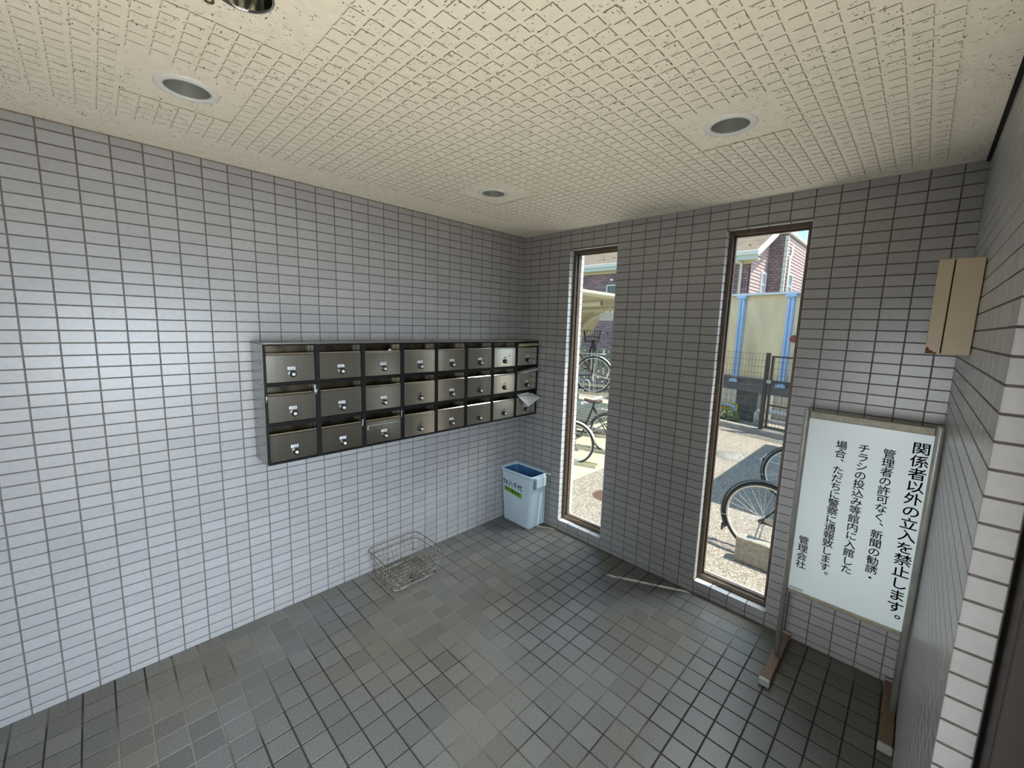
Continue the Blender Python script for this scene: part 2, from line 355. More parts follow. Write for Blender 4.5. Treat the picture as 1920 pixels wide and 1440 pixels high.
# ------------------------------------------------------------------ walls
wl = MB().box(-0.20, -TH, YB, 0.18, ZG, H+0.2).build('wall_left', M['grout'], kind='structure')
tag(wl, 'left wall of pale glazed oblong tiles behind the mailboxes')
vs = cuts(0.0, -YB, LOFF, 0.1)
tile_field(wl, (0, 0, 0), (0, -1, 0), (0, 0, 1), (1, 0, 0), grid_rects(vs, ZC), TH, 0.0008, M['tile'],
           hide=lambda r: r[1] < 2.05 and r[2] > 0.9 and r[3] < 1.55)
# window wall with its two tall openings
mb = MB(); xs = [-0.0, WIN[0][0]-0.003, WIN[0][1]+0.003, WIN[1][0]-0.003, WIN[1][1]+0.003, W+0.3]
for i in (0, 2, 4): mb.box(xs[i], xs[i+1], TH, 0.18, ZG, H+0.2)
for i in (1, 3): mb.box(xs[i], xs[i+1], TH, 0.18, ZG, WZ0-0.004); mb.box(xs[i], xs[i+1], TH, 0.18, WZ1+0.004, H+0.2)
wf = mb.build('wall_front', M['grout'], kind='structure'); tag(wf, 'window wall of oblong tiles with two tall narrow windows')
us = cuts(0.0, W, WOFF, 0.1)
tile_field(wf, (0, 0, 0), (1, 0, 0), (0, 0, 1), (0, -1, 0), grid_rects(us, ZC, [(a, b, WZ0, WZ1) for a, b in WIN]), TH, 0.0008, M['tile'])
mb = MB(); zc = [z for z in ZC if WZ0+0.01 < z < WZ1-0.01]; zc = [WZ0]+zc+[WZ1]
for (a, b) in WIN:
    for y0, y1 in ((0.0, 0.048), (0.125, 0.18)):
        for i in range(len(zc)-1):
            for X, N_ in ((a, Vector((1, 0, 0))), (b, Vector((-1, 0, 0)))):
                tile_piece(mb, Vector((X, 0, 0)), Vector((0, 1, 0)), Vector((0, 0, 1)), N_, y0, y1, zc[i]+G, zc[i+1]-G, 0.003, 0.0008)
        xx = [a+0.1*k for k in range(5)]
        for k in range(4):
            tile_piece(mb, Vector((0, 0, WZ0)), Vector((1, 0, 0)), Vector((0, 1, 0)), Vector((0, 0, 1)), xx[k]+G, xx[k+1]-G, y0, y1, 0.003, 0.0008)
            tile_piece(mb, Vector((0, 0, WZ1)), Vector((1, 0, 0)), Vector((0, 1, 0)), Vector((0, 0, -1)), xx[k]+G, xx[k+1]-G, y0, y1, 0.003, 0.0008)
mb.build('reveal_tiles', M['extwhite'], wf, kind='stuff')
# right wall: a tiled pier, a tile-wide return, then the entrance opening
YP = -1.47
DX = 2.592
mb = MB(); mb.box(W+TH, DX-TH, YP+TH, 0.0, ZG, H+0.2); mb.box(DX-TH, W+0.3, YP+0.05, 0.0, ZG, H+0.2)
mb.box(2.665, W+0.3, -3.5, YP+0.05, 2.2, H+0.2); mb.box(W, W+0.3, YB, -3.5, ZG, H+0.2)
wr = mb.build('wall_right', M['grout'], kind='structure'); tag(wr, 'right wall pier of pale oblong tiles beside the notice stand')
ys = cuts(0.0, -YP, 0.07, 0.1)
tile_field(wr, (W, 0, 0), (0, -1, 0), (0, 0, 1), (-1, 0, 0), grid_rects(ys, ZC), TH, 0.0008, M['tile'], limit=240)
tile_field(wr, (0, YP, 0), (1, 0, 0), (0, 0, 1), (0, -1, 0), [(W, DX, ZC[j]+(G if j else 0), ZC[j+1]-G) for j in range(len(ZC)-1)], TH, 0.0008, M['tile'], limit=50, rest='pier_tile_field')
wb = MB().box(-0.2, W+0.3, YB-0.15, YB, ZG, H+0.2).build('wall_back', M['backwall'], kind='structure'); tag(wb, 'plain rear wall behind the viewer')
# floor
fl = MB().box(-0.2, W+0.3, YB-0.15, 0.18, -0.12, -0.0025).build('floor', M['fgrout'], kind='structure'); tag(fl, 'floor of square grey slip-resistant tiles')
FX, FY = 0.09, 0.016
fx = cuts(0.0, W+0.3, FX, 0.1); fy = cuts(0.0, -YB, FY, 0.1)
tile_field(fl, (0, 0, 0), (1, 0, 0), (0, -1, 0), (0, 0, 1), [(a+0.0005, b-0.0005, c+0.0005, d-0.0005) for a, b, c, d in grid_rects(fx, fy)], 0.0025, 0.0008, M['ftile'])
# ceiling with holes for the lamps
LIGHTS = [(0.684, -2.297, 'ring'), (1.872, -0.955, 'ring'), (0.666, -0.963, 'ring'), (1.292, -2.283, 'bare')]
RH = {'ring': 0.064, 'bare': 0.060}
SQ = 0.09
gx = sorted(set([0.0, W+0.0]+[q for l in LIGHTS for q in (l[0]-SQ, l[0]+SQ)])); gy = sorted(set([YB, 0.0]+[q for l in LIGHTS for q in (l[1]-SQ, l[1]+SQ)]))
mb = MB()
def inlight(x, y):
    for l in LIGHTS:
        if abs(x-l[0]) < SQ and abs(y-l[1]) < SQ: return l
    return None
for i in range(len(gx)-1):
    for j in range(len(gy)-1):
        if inlight((gx[i]+gx[i+1])/2, (gy[j]+gy[j+1])/2): continue
        mb.add([(gx[i], gy[j], H), (gx[i+1], gy[j], H), (gx[i+1], gy[j+1], H), (gx[i], gy[j+1], H)], [(0, 3, 2, 1)])
for lx, ly, k in LIGHTS:
    n = 48; inner = []; outer = []
    for q in range(n):
        a = 2*PI*q/n; c, s = math.cos(a), math.sin(a); m_ = max(abs(c), abs(s))
        inner.append((lx+RH[k]*c, ly+RH[k]*s, H)); outer.append((lx+SQ*c/m_, ly+SQ*s/m_, H))
    mb.add(inner+outer, [(q, (q+1) % n, n+(q+1) % n, n+q) for q in range(n)])
ce = mb.build('ceiling', M['ceil'], kind='structure'); tag(ce, 'cream speckled ceiling boards with a raised square relief')
mb = MB(); p, dz = 0.036, 0.0022
x = 2.418-0.05*43
ix = 0
for ix in range(44):
    x1 = 2.418-0.05*ix; x0_ = x1-p
    if x0_ < 0.235: continue
    for iy in range(66):
        ya = -0.148-0.05*iy; yb = ya+p
        if yb > -0.095 or ya < -3.3: continue
        cx, cy = (x0_+x1)/2, (ya+yb)/2
        if any(abs(cx-l[0]) < 0.165 and abs(cy-l[1]) < 0.165 for l in LIGHTS): continue
        zb, zp, sl_ = H-0.003, H-0.0042, 0.0026
        def Q(xa, xb, yc, yd, z_): mb.add([(xa, yc, z_), (xb, yc, z_), (xb, yd, z_), (xa, yd, z_)], [(3, 2, 1, 0)])
        Q(x1-0.05+sl_, x0_, ya-sl_, ya+0.05-sl_, zb); Q(x0_, x1, yb, ya+0.05-sl_, zb); Q(x1, x1+sl_, yb, ya+0.05-sl_, zb)
        mb.add([(x0_, ya, zb), (x1, ya, zb), (x1, yb, zb), (x0_, yb, zb), (x0_+.0006, ya+.0003, zp), (x1-.0003, ya+.0003, zp), (x1-.0003, yb-.0006, zp), (x0_+.0006, yb-.0006, zp)],
               [(7, 6, 5, 4), (0, 4, 5, 1), (1, 5, 6, 2), (2, 6, 7, 3), (3, 7, 4, 0)])
mb.build('raised_square_relief', M['ceil'], ce, kind='stuff')
rs = MB().box(-0.25, 2.70, YB-0.2, 0.20, H+0.2, H+0.42).build('roof_slab', M['kerb'], kind='structure'); tag(rs, 'concrete slab over the entrance hall')
# shadow-gap moulding round the ceiling
t1 = MB().box(W-0.012, W, YP, -0.001, H-0.006, H-0.0005).build('trim_1', M['gap'], kind='structure'); tag(t1, 'dark shadow-gap trim along the right edge of the ceiling')
t2 = MB().box(0.0, 0.006, YB, -0.001, H-0.004, H-0.0005).build('trim_2', M['alubrown'], kind='structure'); tag(t2, 'thin trim between left wall and ceiling')
# entrance: dark frame, beige leaf edge, lintel
d1 = thing('door_1', None, None); d1['kind'] = 'structure'; d1['label'] = 'dark brown entrance frame at the right edge'
MB().rbox(2.600, 2.660, YP-0.07, YP+0.045, -0.002, 2.2, 0.003).build('frame_post', M['door_dark'], d1)
MB().rbox(2.600, 2.660, -3.5, -3.44, -0.002, 2.2, 0.003).build('frame_post', M['door_dark'], d1)
MB().rbox(2.600, 2.664, -3.5, YP+0.045, 2.2, 2.26, 0.003).build('frame_head', M['door_dark'], d1)
MB().rbox(2.662, 2.700, -1.80, YP-0.02, 0.0, 2.198, 0.003).build('door_leaf', M['beige'], d1)
MB().box(2.594, 2.843, YB, YP, 2.262, H+0.2).build('lintel', M['beige'], d1)
cp = MB().box(2.70, 4.3, YB-0.5, 0.3, H+0.04, H+0.16).build('canopy', M['kerb'], kind='structure'); tag(cp, 'unseen flat canopy added over the entrance to keep the sun out')  # unseen slab, added to block direct sun at the entrance
# ------------------------------------------------------------------ windows
for k, (a, b) in enumerate(WIN):
    wn = thing('window_%d' % (k+1), None, None); wn['kind'] = 'structure'
    wn['label'] = ['tall narrow fixed window nearer the corner', 'tall narrow fixed window beside the notice stand'][k]
    y0, y1 = 0.049, 0.124; f = 0.020
    for (p0, p1, q0, q1, nm) in ((a, a+f, WZ0, WZ1, 'frame_side'), (b-f, b, WZ0, WZ1, 'frame_side'), (a+f, b-f, WZ0, WZ0+0.026, 'frame_sill'), (a+f, b-f, WZ1-0.024, WZ1, 'frame_head')):
        MB().rbox(p0, p1, y0, y1, q0, q1, 0.0015, 1).build(nm, M['bronze'], wn)
    mbb = MB()
    for (p0, p1, q0, q1) in ((a+f, a+f+0.008, WZ0+0.026, WZ1-0.024), (b-f-0.008, b-f, WZ0+0.026, WZ1-0.024), (a+f, b-f, WZ0+0.026, WZ0+0.034), (a+f, b-f, WZ1-0.032, WZ1-0.024)):
        mbb.box(p0, p1, 0.078, 0.096, q0, q1)
    mbb.build('glazing_bead', M['bronze'], wn)
    MB().box(a+f+0.001, b-f-0.001, 0.085, 0.090, WZ0+0.027, WZ1-0.025).build('glass_pane', M['glass'], wn)
# ------------------------------------------------------------------ lettering
def glyphs(s, size, place, sx=1.0, bold=0.0):
    """flat lettering; place(x, y) -> Vector; returns MB"""
    mb = MB()
    c = bpy.data.curves.new('lettering', 'FONT'); c.body = s; c.size = size; c.resolution_u = 3
    o = bpy.data.objects.new('lettering', c); COL.objects.link(o)
    dg = bpy.context.evaluated_depsgraph_get(); me = bpy.data.meshes.new_from_object(o.evaluated_get(dg))
    for ox_, oy_ in (((0, 0),) if not bold else ((-bold, 0), (bold, 0), (0, bold), (0, -bold))):
        mb.add([place((v.co.x+ox_)*sx, v.co.y+oy_) for v in me.vertices], [tuple(p.vertices) for p in me.polygons])
    bpy.data.objects.remove(o); bpy.data.meshes.remove(me); bpy.data.curves.remove(c)
    return mb
def solid(mb, nrm, t):
    n = len(mb.v); N_ = Vector(nrm)*t
    edges = {}
    for f in mb.f:
        for i in range(len(f)):
            e = (f[i], f[(i+1) % len(f)]); edges[e] = edges.get(e, 0)+1
    vs = list(mb.v); fs = list(mb.f)
    mb.v = vs+[tuple(Vector(v)+N_) for v in vs]
    mb.f = fs+[tuple(i+n for i in reversed(f)) for f in fs]+[(b_, a_, a_+n, b_+n) for (a_, b_) in edges if (b_, a_) not in edges]
    mb.sm = [False]*len(mb.f); return mb
# ------------------------------------------------------------------ mailboxes
MY0, MYN, MW = -2.004, 8, 0.2495
MZ1 = 1.527; MH = 0.2015; MD = 0.20
def mailbox_parts():
    t = 0.006
    hs = MB()      # local: y 0..MW (left to right), x 0..MD, z 0..MH
    w_, h_, d_ = MW-0.0006, MH-0.0006, MD-0.002
    hs.box(0.001, d_, 0.0006, t, 0.0006, h_); hs.box(0.001, d_, w_-t, w_, 0.0006, h_)
    hs.box(0.001, d_, t, w_-t, 0.0006, t); hs.box(0.001, d_, t, w_-t, h_-0.002, h_)
    hs.box(0.001, 0.004, t, w_-t, t, h_-0.002)
    fr = MB(); b = 0.0115
    for q in ((0.0008, b, 0.0006, h_), (w_-b, w_, 0.0006, h_)): fr.rbox(d_-0.012, d_+0.002, q[0], q[1], q[2], q[3], 0.001, 1)
    for q in ((b, w_-b, 0.0006, 0.010), (b, w_-b, h_-0.007, h_)): fr.rbox(d_-0.012, d_+0.002, q[0], q[1], q[2], q[3], 0.001, 1)
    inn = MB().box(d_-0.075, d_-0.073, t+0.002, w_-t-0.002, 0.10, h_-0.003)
    dr = MB()
    z0, z1 = 0.013, 0.157; a, c = 0.0130, w_-0.0130; D = d_-0.002
    # door leaf with a slightly rolled top lip
    prof = [(D, z0), (D, z1-0.012), (D+0.001, z1-0.004), (D-0.002, z1), (D-0.012, z1), (D-0.012, z0)]
    dr.prism([(p_[0], p_[1]) for p_ in prof], 1, a, c)
    bs = MB(); Mx = Matrix.Translation((D+0.0005, MW/2+0.004, 0.052)) @ Matrix.Rotation(PI/2, 4, 'Y')
    bs.lathe([(0.0, 0.0), (0.0165, 0.0), (0.0165, 0.010), (0.0145, 0.016), (0.0, 0.016)], 20, Mx)
    kn = MB(); Mk = Matrix.Translation((D+0.0175, MW/2+0.004, 0.052)) @ Matrix.Rotation(PI/2, 4, 'Y')
    kn.lathe([(0.0, 0.0), (0.0078, 0.0), (0.0078, 0.005), (0.0065, 0.006), (0.0, 0.006)], 16, Mk)
    ks = MB().box(D+0.0236, D+0.0244, MW/2+0.0032, MW/2+0.0048, 0.048, 0.056)
    lb = MB().box(D, D+0.0012, MW/2-0.018, MW/2+0.018, 0.073, 0.088)
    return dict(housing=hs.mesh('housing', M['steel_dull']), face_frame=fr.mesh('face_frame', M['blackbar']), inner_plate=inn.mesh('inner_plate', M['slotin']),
                door=dr.mesh('door', M['steel']), lock=bs.mesh('lock', M['blackplastic']), lock_cylinder=kn.mesh('lock_cylinder', M['white']), keyhole=ks.mesh('keyhole', M['blackplastic']),
                number_label=lb.mesh('number_label', M['labelwhite']))
PM = mailbox_parts(); DX_ = MD-0.004
faded = {305, 303, 308, 103}; nolabel = {205, 105, 203, 103, 302, 202, 102}
desc = {308: 'top left corner of the bank, faded number', 307: 'second in the top row, faint smudge above the number', 306: 'third in the top row, white paper tip in its slot',
        305: 'fourth in the top row, reflecting the window', 304: 'fifth in the top row', 303: 'sixth in the top row', 302: 'seventh in the top row, brightly lit with a dark mark',
        301: 'last in the top row, brown paper in its slot', 208: 'left end of the middle row, torn tape on its slot', 207: 'second in the middle row, black empty slot', 206: 'third in the middle row',
        205: 'fourth in the middle row', 204: 'fifth in the middle row', 203: 'sixth in the middle row', 202: 'seventh in the middle row, brightly lit', 201: 'last in the middle row, folded magazine in its slot',
        108: 'bottom left corner of the bank', 107: 'second in the bottom row, torn tape at its right', 106: 'third in the bottom row, clear tape across the door', 105: 'fourth in the bottom row',
        104: 'fifth in the bottom row', 103: 'sixth in the bottom row', 102: 'seventh in the bottom row, dented bright door', 101: 'last in the bottom row, white papers in its slot'}
digit_cache = {}
MBX = {}
for row in range(3):
    for c in range(8):
        num = (3-row)*100+(8-c)
        y = MY0+MW*c; z = MZ1-MH*(row+1)
        t = thing('mailbox', 'stainless mailbox %d, %s' % (num, desc[num]), 'mailbox', (0.0015, y, z), 0, 'apartment mailboxes')
        MBX[num] = t
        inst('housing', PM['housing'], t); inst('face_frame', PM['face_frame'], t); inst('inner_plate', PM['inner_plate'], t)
        d = inst('door', PM['door'], t); lk = inst('lock', PM['lock'], t); inst('lock_cylinder', PM['lock_cylinder'], lk); inst('keyhole', PM['keyhole'], lk)
        nl = None
        if num not in nolabel: nl = inst('number_label', PM['number_label'], t)
        hgt = 0.0145
        pl = lambda x_, y_: Vector((DX_+0.0016+(0 if nl else -0.0008), MW/2-0.0155+x_*1.35, 0.0755+y_))
        g = solid(glyphs(str(num), hgt*1.05, pl), (1, 0, 0), 0.0003)
        g.build('number_digits', M['inkgrey'] if num in faded else M['ink'], nl if nl else d)
# pieces of clear tape on damaged slots
def tape(num, quads):
    mb = MB()
    for (a, b, c, d, e) in quads:
        mb.add([(DX_+0.003+e, a, c), (DX_+0.003, b, c), (DX_+0.0045, b, d), (DX_+0.003+e, a, d)], [(0, 1, 2, 3)])
        mb.add([(DX_+0.0034+e, a, c), (DX_+0.0034, b, c), (DX_+0.0049, b, d), (DX_+0.0034+e, a, d)], [(3, 2, 1, 0)])
    mb.build('torn_tape', M['cleartape'], MBX[num])
tape(208, [(0.228, 0.238, 0.150, 0.190, 0.004), (0.236, 0.244, 0.140, 0.165, 0.001), (0.004, 0.010, 0.120, 0.150, 0.001)])
tape(107, [(0.236, 0.243, 0.13, 0.17, 0.003)]); tape(106, [(0.235, 0.242, 0.15, 0.19, 0.004), (0.020, 0.225, 0.1225, 0.125, 0.0), (0.02, 0.024, 0.10, 0.122, 0.0)])
mk = MB().box(DX_, DX_+0.0008, 0.165, 0.178, 0.09, 0.098).build('dark_mark', M['ink'], MBX[302])
# metal cap strip on the bank
rl = MB().rbox(0.002, 0.203, MY0-0.001, MY0+8*MW, MZ1+0.0005, MZ1+0.005, 0.001, 1).build('mailbox_capping', M['steel_dull']); tag(rl, 'thin metal capping strip along the top of the mailbox bank', 'trim strip')
sd = thing('mailbox_end_panel', 'grey steel end panel on the left side of the mailbox bank', 'end panel', (0, MY0-0.002, 0))
for k in range(3):
    MB().rbox(0.001, 0.200, -0.0015, 0.0, MZ1-MH*(k+1)+0.0006, MZ1-MH*k-0.0006, 0.0004, 1).build('panel', M['steel_dull'], sd)
    Mx = Matrix.Translation((0.17, -0.0014, MZ1-MH*k-0.095)) @ Matrix.Rotation(PI/2, 4, 'X')
    MB().lathe([(0.0, 0.0015), (0.004, 0.0012), (0.005, 0.0)], 12, Mx).build('screw', M['blackplastic'], sd)
# papers stuck in slots
def sheet(pts_fn, nu, nv, th):
    mb = MB(); top = []; 
    for k in (0, 1):
        for i in range(nu+1):
            for j in range(nv+1):
                p = pts_fn(i/nu, j/nv); top.append(p+Vector((0, 0, th*k)))
    n = (nu+1)*(nv+1); fs = []
    for i in range(nu):
        for j in range(nv):
            a = i*(nv+1)+j; q = (a, a+1, a+nv+2, a+nv+1); fs += [q, tuple(x+n for x in reversed(q))]
    for i in range(nu):
        for j in (0, nv): a = i*(nv+1)+j; fs.append((a, a+nv+1, a+nv+1+n, a+n))
    for j in range(nv):
        for i in (0, nu): a = i*(nv+1)+j; fs.append((a, a+1, a+1+n, a+n))
    mb.add(top, fs, True); return mb
yr = MY0+7*MW
def leaf_of(parent, nm, m_, P, th=0.0008):
    P = [Vector(p_) for p_ in P]; nrm = (P[1]-P[0]).cross(P[2]-P[0]).normalized()*th; n = len(P)
    mb = MB(); mb.add(P+[p_+nrm for p_ in P], [tuple(range(n-1, -1, -1)), tuple(range(n, 2*n))]+[(i, (i+1) % n, n+(i+1) % n, n+i) for i in range(n)]); return mb.build(nm, m_, parent)
t = thing('folded_flyer', 'large white folded papers sticking out of mailbox 101', 'paper', (0.20, -0.245, 1.095))
leaf_of(t, 'upper_leaf', M['paper'], [(-0.02, 0.010, 0.004), (-0.02, 0.205, 0.004), (0.010, 0.222, -0.012), (0.046, 0.232, -0.030), (0.034, 0.100, -0.036)])
leaf_of(t, 'lower_leaf', M['paper'], [(0.004, 0.012, -0.002), (0.034, 0.098, -0.0375), (0.046, 0.231, -0.0315), (0.044, 0.092, -0.088)])
leaf_of(t, 'folded_edge', M['paper'], [(0.002, 0.015, 0.006), (0.036, 0.100, -0.033), (0.0475, 0.232, -0.027), (0.046, 0.232, -0.034), (0.036, 0.098, -0.040)])
leaf_of(t, 'envelope', M['paper'], [(-0.03, 0.012, 0.008), (0.004, 0.012, 0.008), (0.010, 0.130, 0.005), (0.006, 0.135, 0.018), (-0.03, 0.135, 0.020)])
t = thing('folded_magazine', 'grey folded magazine sticking out of mailbox 201', 'magazine', (0.185, -0.242, 1.290))
leaf_of(t, 'cover', M['papergrey'], [(-0.01, 0.0, -0.006), (0.035, 0.008, -0.008), (0.048, 0.205, 0.022), (-0.01, 0.205, 0.026)])
leaf_of(t, 'pages', M['paper'], [(0.034, 0.010, -0.010), (0.049, 0.200, 0.018), (0.047, 0.200, 0.006), (0.036, 0.060, -0.010)])
leaf_of(t, 'back_cover', M['papergrey'], [(-0.01, 0.0, -0.012), (0.036, 0.010, -0.013), (0.050, 0.200, -0.002), (-0.01, 0.205, 0.0)])
MB().tube([(0.047, 0.203, 0.021), (0.054, 0.208, 0.012), (0.049, 0.203, 0.001)], 0.003, 8).build('spine', M['papergrey'], t)
t = leaf_of(None, 'brown_envelope', M['papertan'], [(0.194, -0.244, 1.483), (0.208, -0.236, 1.487), (0.212, -0.024, 1.494), (0.196, -0.008, 1.512), (0.186, -0.225, 1.508)], 0.0015); tag(t, 'brown envelope curling out of mailbox 301', 'envelope')
mb = MB().prism([(MY0+2*MW+0.155, MZ1-0.046), (MY0+2*MW+0.185, MZ1-0.046), (MY0+2*MW+0.170, MZ1-0.034)], 0, 0.19, 0.1915); t = mb.build('paper_tip', M['paper']); tag(t, 'small white paper tip poking out of mailbox 306', 'paper')
# ------------------------------------------------------------------ downlights
for i, (lx, ly, k) in enumerate(LIGHTS):
    lab = ['recessed downlight with white ring nearest the left wall', 'recessed downlight with white ring nearest the right wall', 'small recessed downlight nearest the far room corner',
           'bare chrome downlight without a ring at the top edge of the view'][i]
    t = thing('downlight', lab, 'ceiling light', (lx, ly, H), 0, 'ceiling downlights')
    if k == 'ring':
        MB().lathe([(0.0605, 0.001), (0.0605, -0.004), (0.066, -0.0065), (0.080, -0.0045), (0.0855, -0.0002), (0.0855, 0.0)], 48).build('trim_ring', M['white'], t)
        MB().lathe([(0.0605, -0.0005), (0.058, 0.016), (0.050, 0.050), (0.038, 0.085), (0.022, 0.10), (0.0, 0.104)], 40).build('reflector', M['silverdull'], t)
        lp = MB()
        for a in range(3):
            A = a*2.1+0.6; lp.tube([(0.012*math.cos(A), 0.012*math.sin(A), 0.100), (0.013*math.cos(A), 0.013*math.sin(A), 0.058)], 0.007, 8)
        lp.lathe([(0.0, 0.102), (0.024, 0.102), (0.024, 0.078), (0.0, 0.076)], 16)
        lp.build('lamp_socket', M['foot'], t)
    else:
        MB().lathe([(0.058, 0.001), (0.058, -0.010), (0.061, -0.0125), (0.064, -0.010), (0.064, 0.0), ], 48).build('trim_ring', M['chrome'], t)
        MB().lathe([(0.058, -0.008), (0.057, 0.02), (0.050, 0.055), (0.036, 0.088), (0.0, 0.10)], 40).build('reflector', M['chrome'], t)
        lp = MB(); lp.lathe([(0.0, 0.10), (0.02, 0.10), (0.02, 0.065), (0.0, 0.063)], 16); lp.build('lamp_socket', M['foot'], t)
t = MB().tube([(1.197+0.009*math.cos(a*PI/8), -2.325+0.009*math.sin(a*PI/8), H-0.003) for a in range(16)], 0.0022, 6, closed=True).build('wire_loop', M['bronze']); tag(t, 'small dark wire loop on the ceiling beside the chrome downlight', 'wire loop')
# ------------------------------------------------------------------ wall cover box on the right wall
t = thing('wall_cover_box', 'beige steel cover box high on the right wall, rusty at its lower corner', 'cover box', (0, 0, 0))
yb0 = -0.69
MB().rbox(2.443, 2.4765, yb0, yb0+0.12, 1.605, 1.899, 0.0015, 1).build('narrow_cover', M['beige'], t)
MB().rbox(2.4795, W-0.002, yb0-0.001, yb0+0.12, 1.605, 1.899, 0.0015, 1).build('wide_cover', M['beige'], t)
MB().box(2.450, W-0.0005, yb0+0.012, yb0+0.118, 1.608, 1.896).build('back_box', M['gap'], t)
MB().prism([(2.4436, 1.6055), (2.470, 1.6055), (2.468, 1.611), (2.462, 1.610), (2.459, 1.616), (2.452, 1.617), (2.449, 1.626), (2.4436, 1.624)], 1, yb0-0.0006, yb0-0.0001).build('rust_patch', M['rust'], t)
# ------------------------------------------------------------------ notice stand
SY = -0.235
t = thing('notice_stand', 'free-standing white notice board on aluminium posts beside the right window', 'sign', (0, 0, 0))
for nm, x_ in (('post', 2.0885), ('post', 2.5265)):
    q = MB(); q.tube([(x_, SY, 0.030), (x_, SY, 1.300), (x_, SY, 1.3075), (x_, SY, 1.311)], [0.0125, 0.0125, 0.010, 0.004], 20); q.build(nm, M['alu'], t)
MB().rbox(2.102, 2.513, SY-0.004, SY+0.012, 1.267, 1.298, 0.003).build('top_rail', M['alubrown'], t)
MB().rbox(2.102, 2.513, SY-0.004, SY+0.012, 0.386, 0.405, 0.003).build('bottom_rail', M['alubrown'], t)
bd = MB().rbox(2.100, 2.515, SY+0.001, SY+0.009, 0.405, 1.267, 0.001, 1).build('board', M['board'], t)
FZ = SY-0.0000
def vcol(text, x, z0, z1, em, sx):
    n = len(text); st = (z0-z1)/(n-1); mb = MB()
    for i, ch in enumerate(text):
        cz = z0-st*i
        ox, oz = 0.5, 0.36
        if ch in '、': ox, oz = -0.02, -0.16      # vertical setting: top right of the cell
        if ch in '。': ox, oz = -0.02, -0.14
        g = glyphs(ch, em, lambda a, b: Vector((x+(a-ox*em)*sx, SY+0.0004, cz+(b-oz*em))), bold=em*0.010)
        mb.add(g.v, g.f)
    return solid(mb, (0, -1, 0), 0.0006)
vcol('関係者以外の立入を禁止します。', 2.482, 1.206, 0.452, 0.054, 1.08).build('main_lettering', M['ink'], t)
vcol('管理者の許可なく、新聞の勧誘・', 2.390, 1.162, 0.597, 0.042, 1.02).build('small_lettering', M['ink'], t)
vcol('チラシの投込み等館内に入館した', 2.3075, 1.165, 0.598, 0.042, 1.02).build('small_lettering', M['ink'], t)
vcol('場合、ただちに警察に通報致します。', 2.2295, 1.163, 0.536, 0.042, 1.02).build('small_lettering', M['ink'], t)
vcol('管理会社', 2.139, 0.670, 0.546, 0.042, 1.02).build('small_lettering', M['ink'], t)
MB().box(2.104, 2.163, SY-0.0006, SY+0.0008, 0.4115, 0.4215).build('maker_strip', M['tape'], t)
for xc in (2.0905, 2.518):
    f = MB(); f.rbox(xc-0.0235, xc+0.0205, -0.452, -0.030, 0.002, 0.034, 0.004, 2); f = f.build('foot_bar', M['foot'], t)
    MB().rbox(xc-0.0255, xc+0.0225, -0.470, -0.449, 0.0005, 0.037, 0.007, 3).build('end_cap', M['cap'], f)
    MB().rbox(xc-0.0255, xc+0.0225, -0.033, -0.014, 0.0005, 0.037, 0.007, 3).build('end_cap', M['cap'], f)
# ------------------------------------------------------------------ waste bin
t = thing('waste_bin', 'pale blue tapered plastic waste bin in the corner', 'bin', (0.181, -0.112, 0), 0.0)
BH = 0.46
def rr(wx, wy, r, n=6):
    P = []
    for cx, cy, a0_ in ((wx-r, wy-r, 0), (-wx+r, wy-r, 90), (-wx+r, -wy+r, 180), (wx-r, -wy+r, 270)):
        for k in range(n+1):
            a = math.radians(a0_+90*k/n); P.append((cx+r*math.cos(a), cy+r*math.sin(a)))
    return P
def loft(mb, rings, close_bottom=False, close_top=False):
    n = len(rings[0]); vs = [v for r_ in rings for v in r_]
    fs = [(i*n+k, i*n+(k+1) % n, (i+1)*n+(k+1) % n, (i+1)*n+k) for i in range(len(rings)-1) for k in range(n)]
    if close_bottom: fs.append(tuple(range(n-1, -1, -1)))
    if close_top: fs.append(tuple((len(rings)-1)*n+k for k in range(n)))
    mb.add(vs, fs, True)
def ring(wx, wy, r, z): return [Vector((a, b, z)) for a, b in rr(wx, wy, r)]
mb = MB(); loft(mb, [ring(0.150, 0.080, 0.025, 0.0005), ring(0.153, 0.083, 0.028, 0.012), ring(0.176, 0.098, 0.030, BH-0.025)], True); body = mb.build('body', M['binblue'], t)
mb = MB(); loft(mb, [ring(0.148, 0.078, 0.024, 0.006), ring(0.1735, 0.0955, 0.028, BH-0.02)], True); mb.build('inner_lining', M['binin'], t)
mb = MB(); loft(mb, [ring(0.1765, 0.0985, 0.030, BH-0.030), ring(0.186, 0.107, 0.034, BH-0.022), ring(0.190, 0.110, 0.036, BH-0.004), ring(0.186, 0.107, 0.034, BH), ring(0.177, 0.099, 0.028, BH-0.002), ring(0.1735, 0.0955, 0.027, BH-0.02)])
mb.build('rim', M['binblue'], t)
h = MB(); h.rbox(0.172, 0.194, -0.052, 0.070, BH-0.105, BH-0.02, 0.004); h.build('side_handle', M['binblue'], t)
MB().box(0.1725, 0.1945, -0.068, -0.050, BH-0.108, BH-0.035).build('handle_recess', M['saddle'], t)
MB().tube([(0.182, 0.098, BH-0.012), (0.212, 0.098, BH-0.014)], [0.012, 0.010], 12).build('hinge_knob', M['white'], t)
MB().rbox(0.157, 0.174, 0.050, 0.084, 0.02, BH-0.10, 0.004).build('corner_rib', M['binblue'], t)
def front(zl): return -(0.083+(0.098-0.083)*(zl-0.012)/(BH-0.037))-0.0012
def bintext(ch, size, x, z, m_, nm, tilt=0, stroke=None):
    g = glyphs(ch, size, lambda a, b: Vector((x+a, front(z+b-a*tilt)-0.0002, z+b-a*tilt)), bold=size*0.018); return solid(g, (0, -1, 0), 0.0005).build(nm, m_, body)
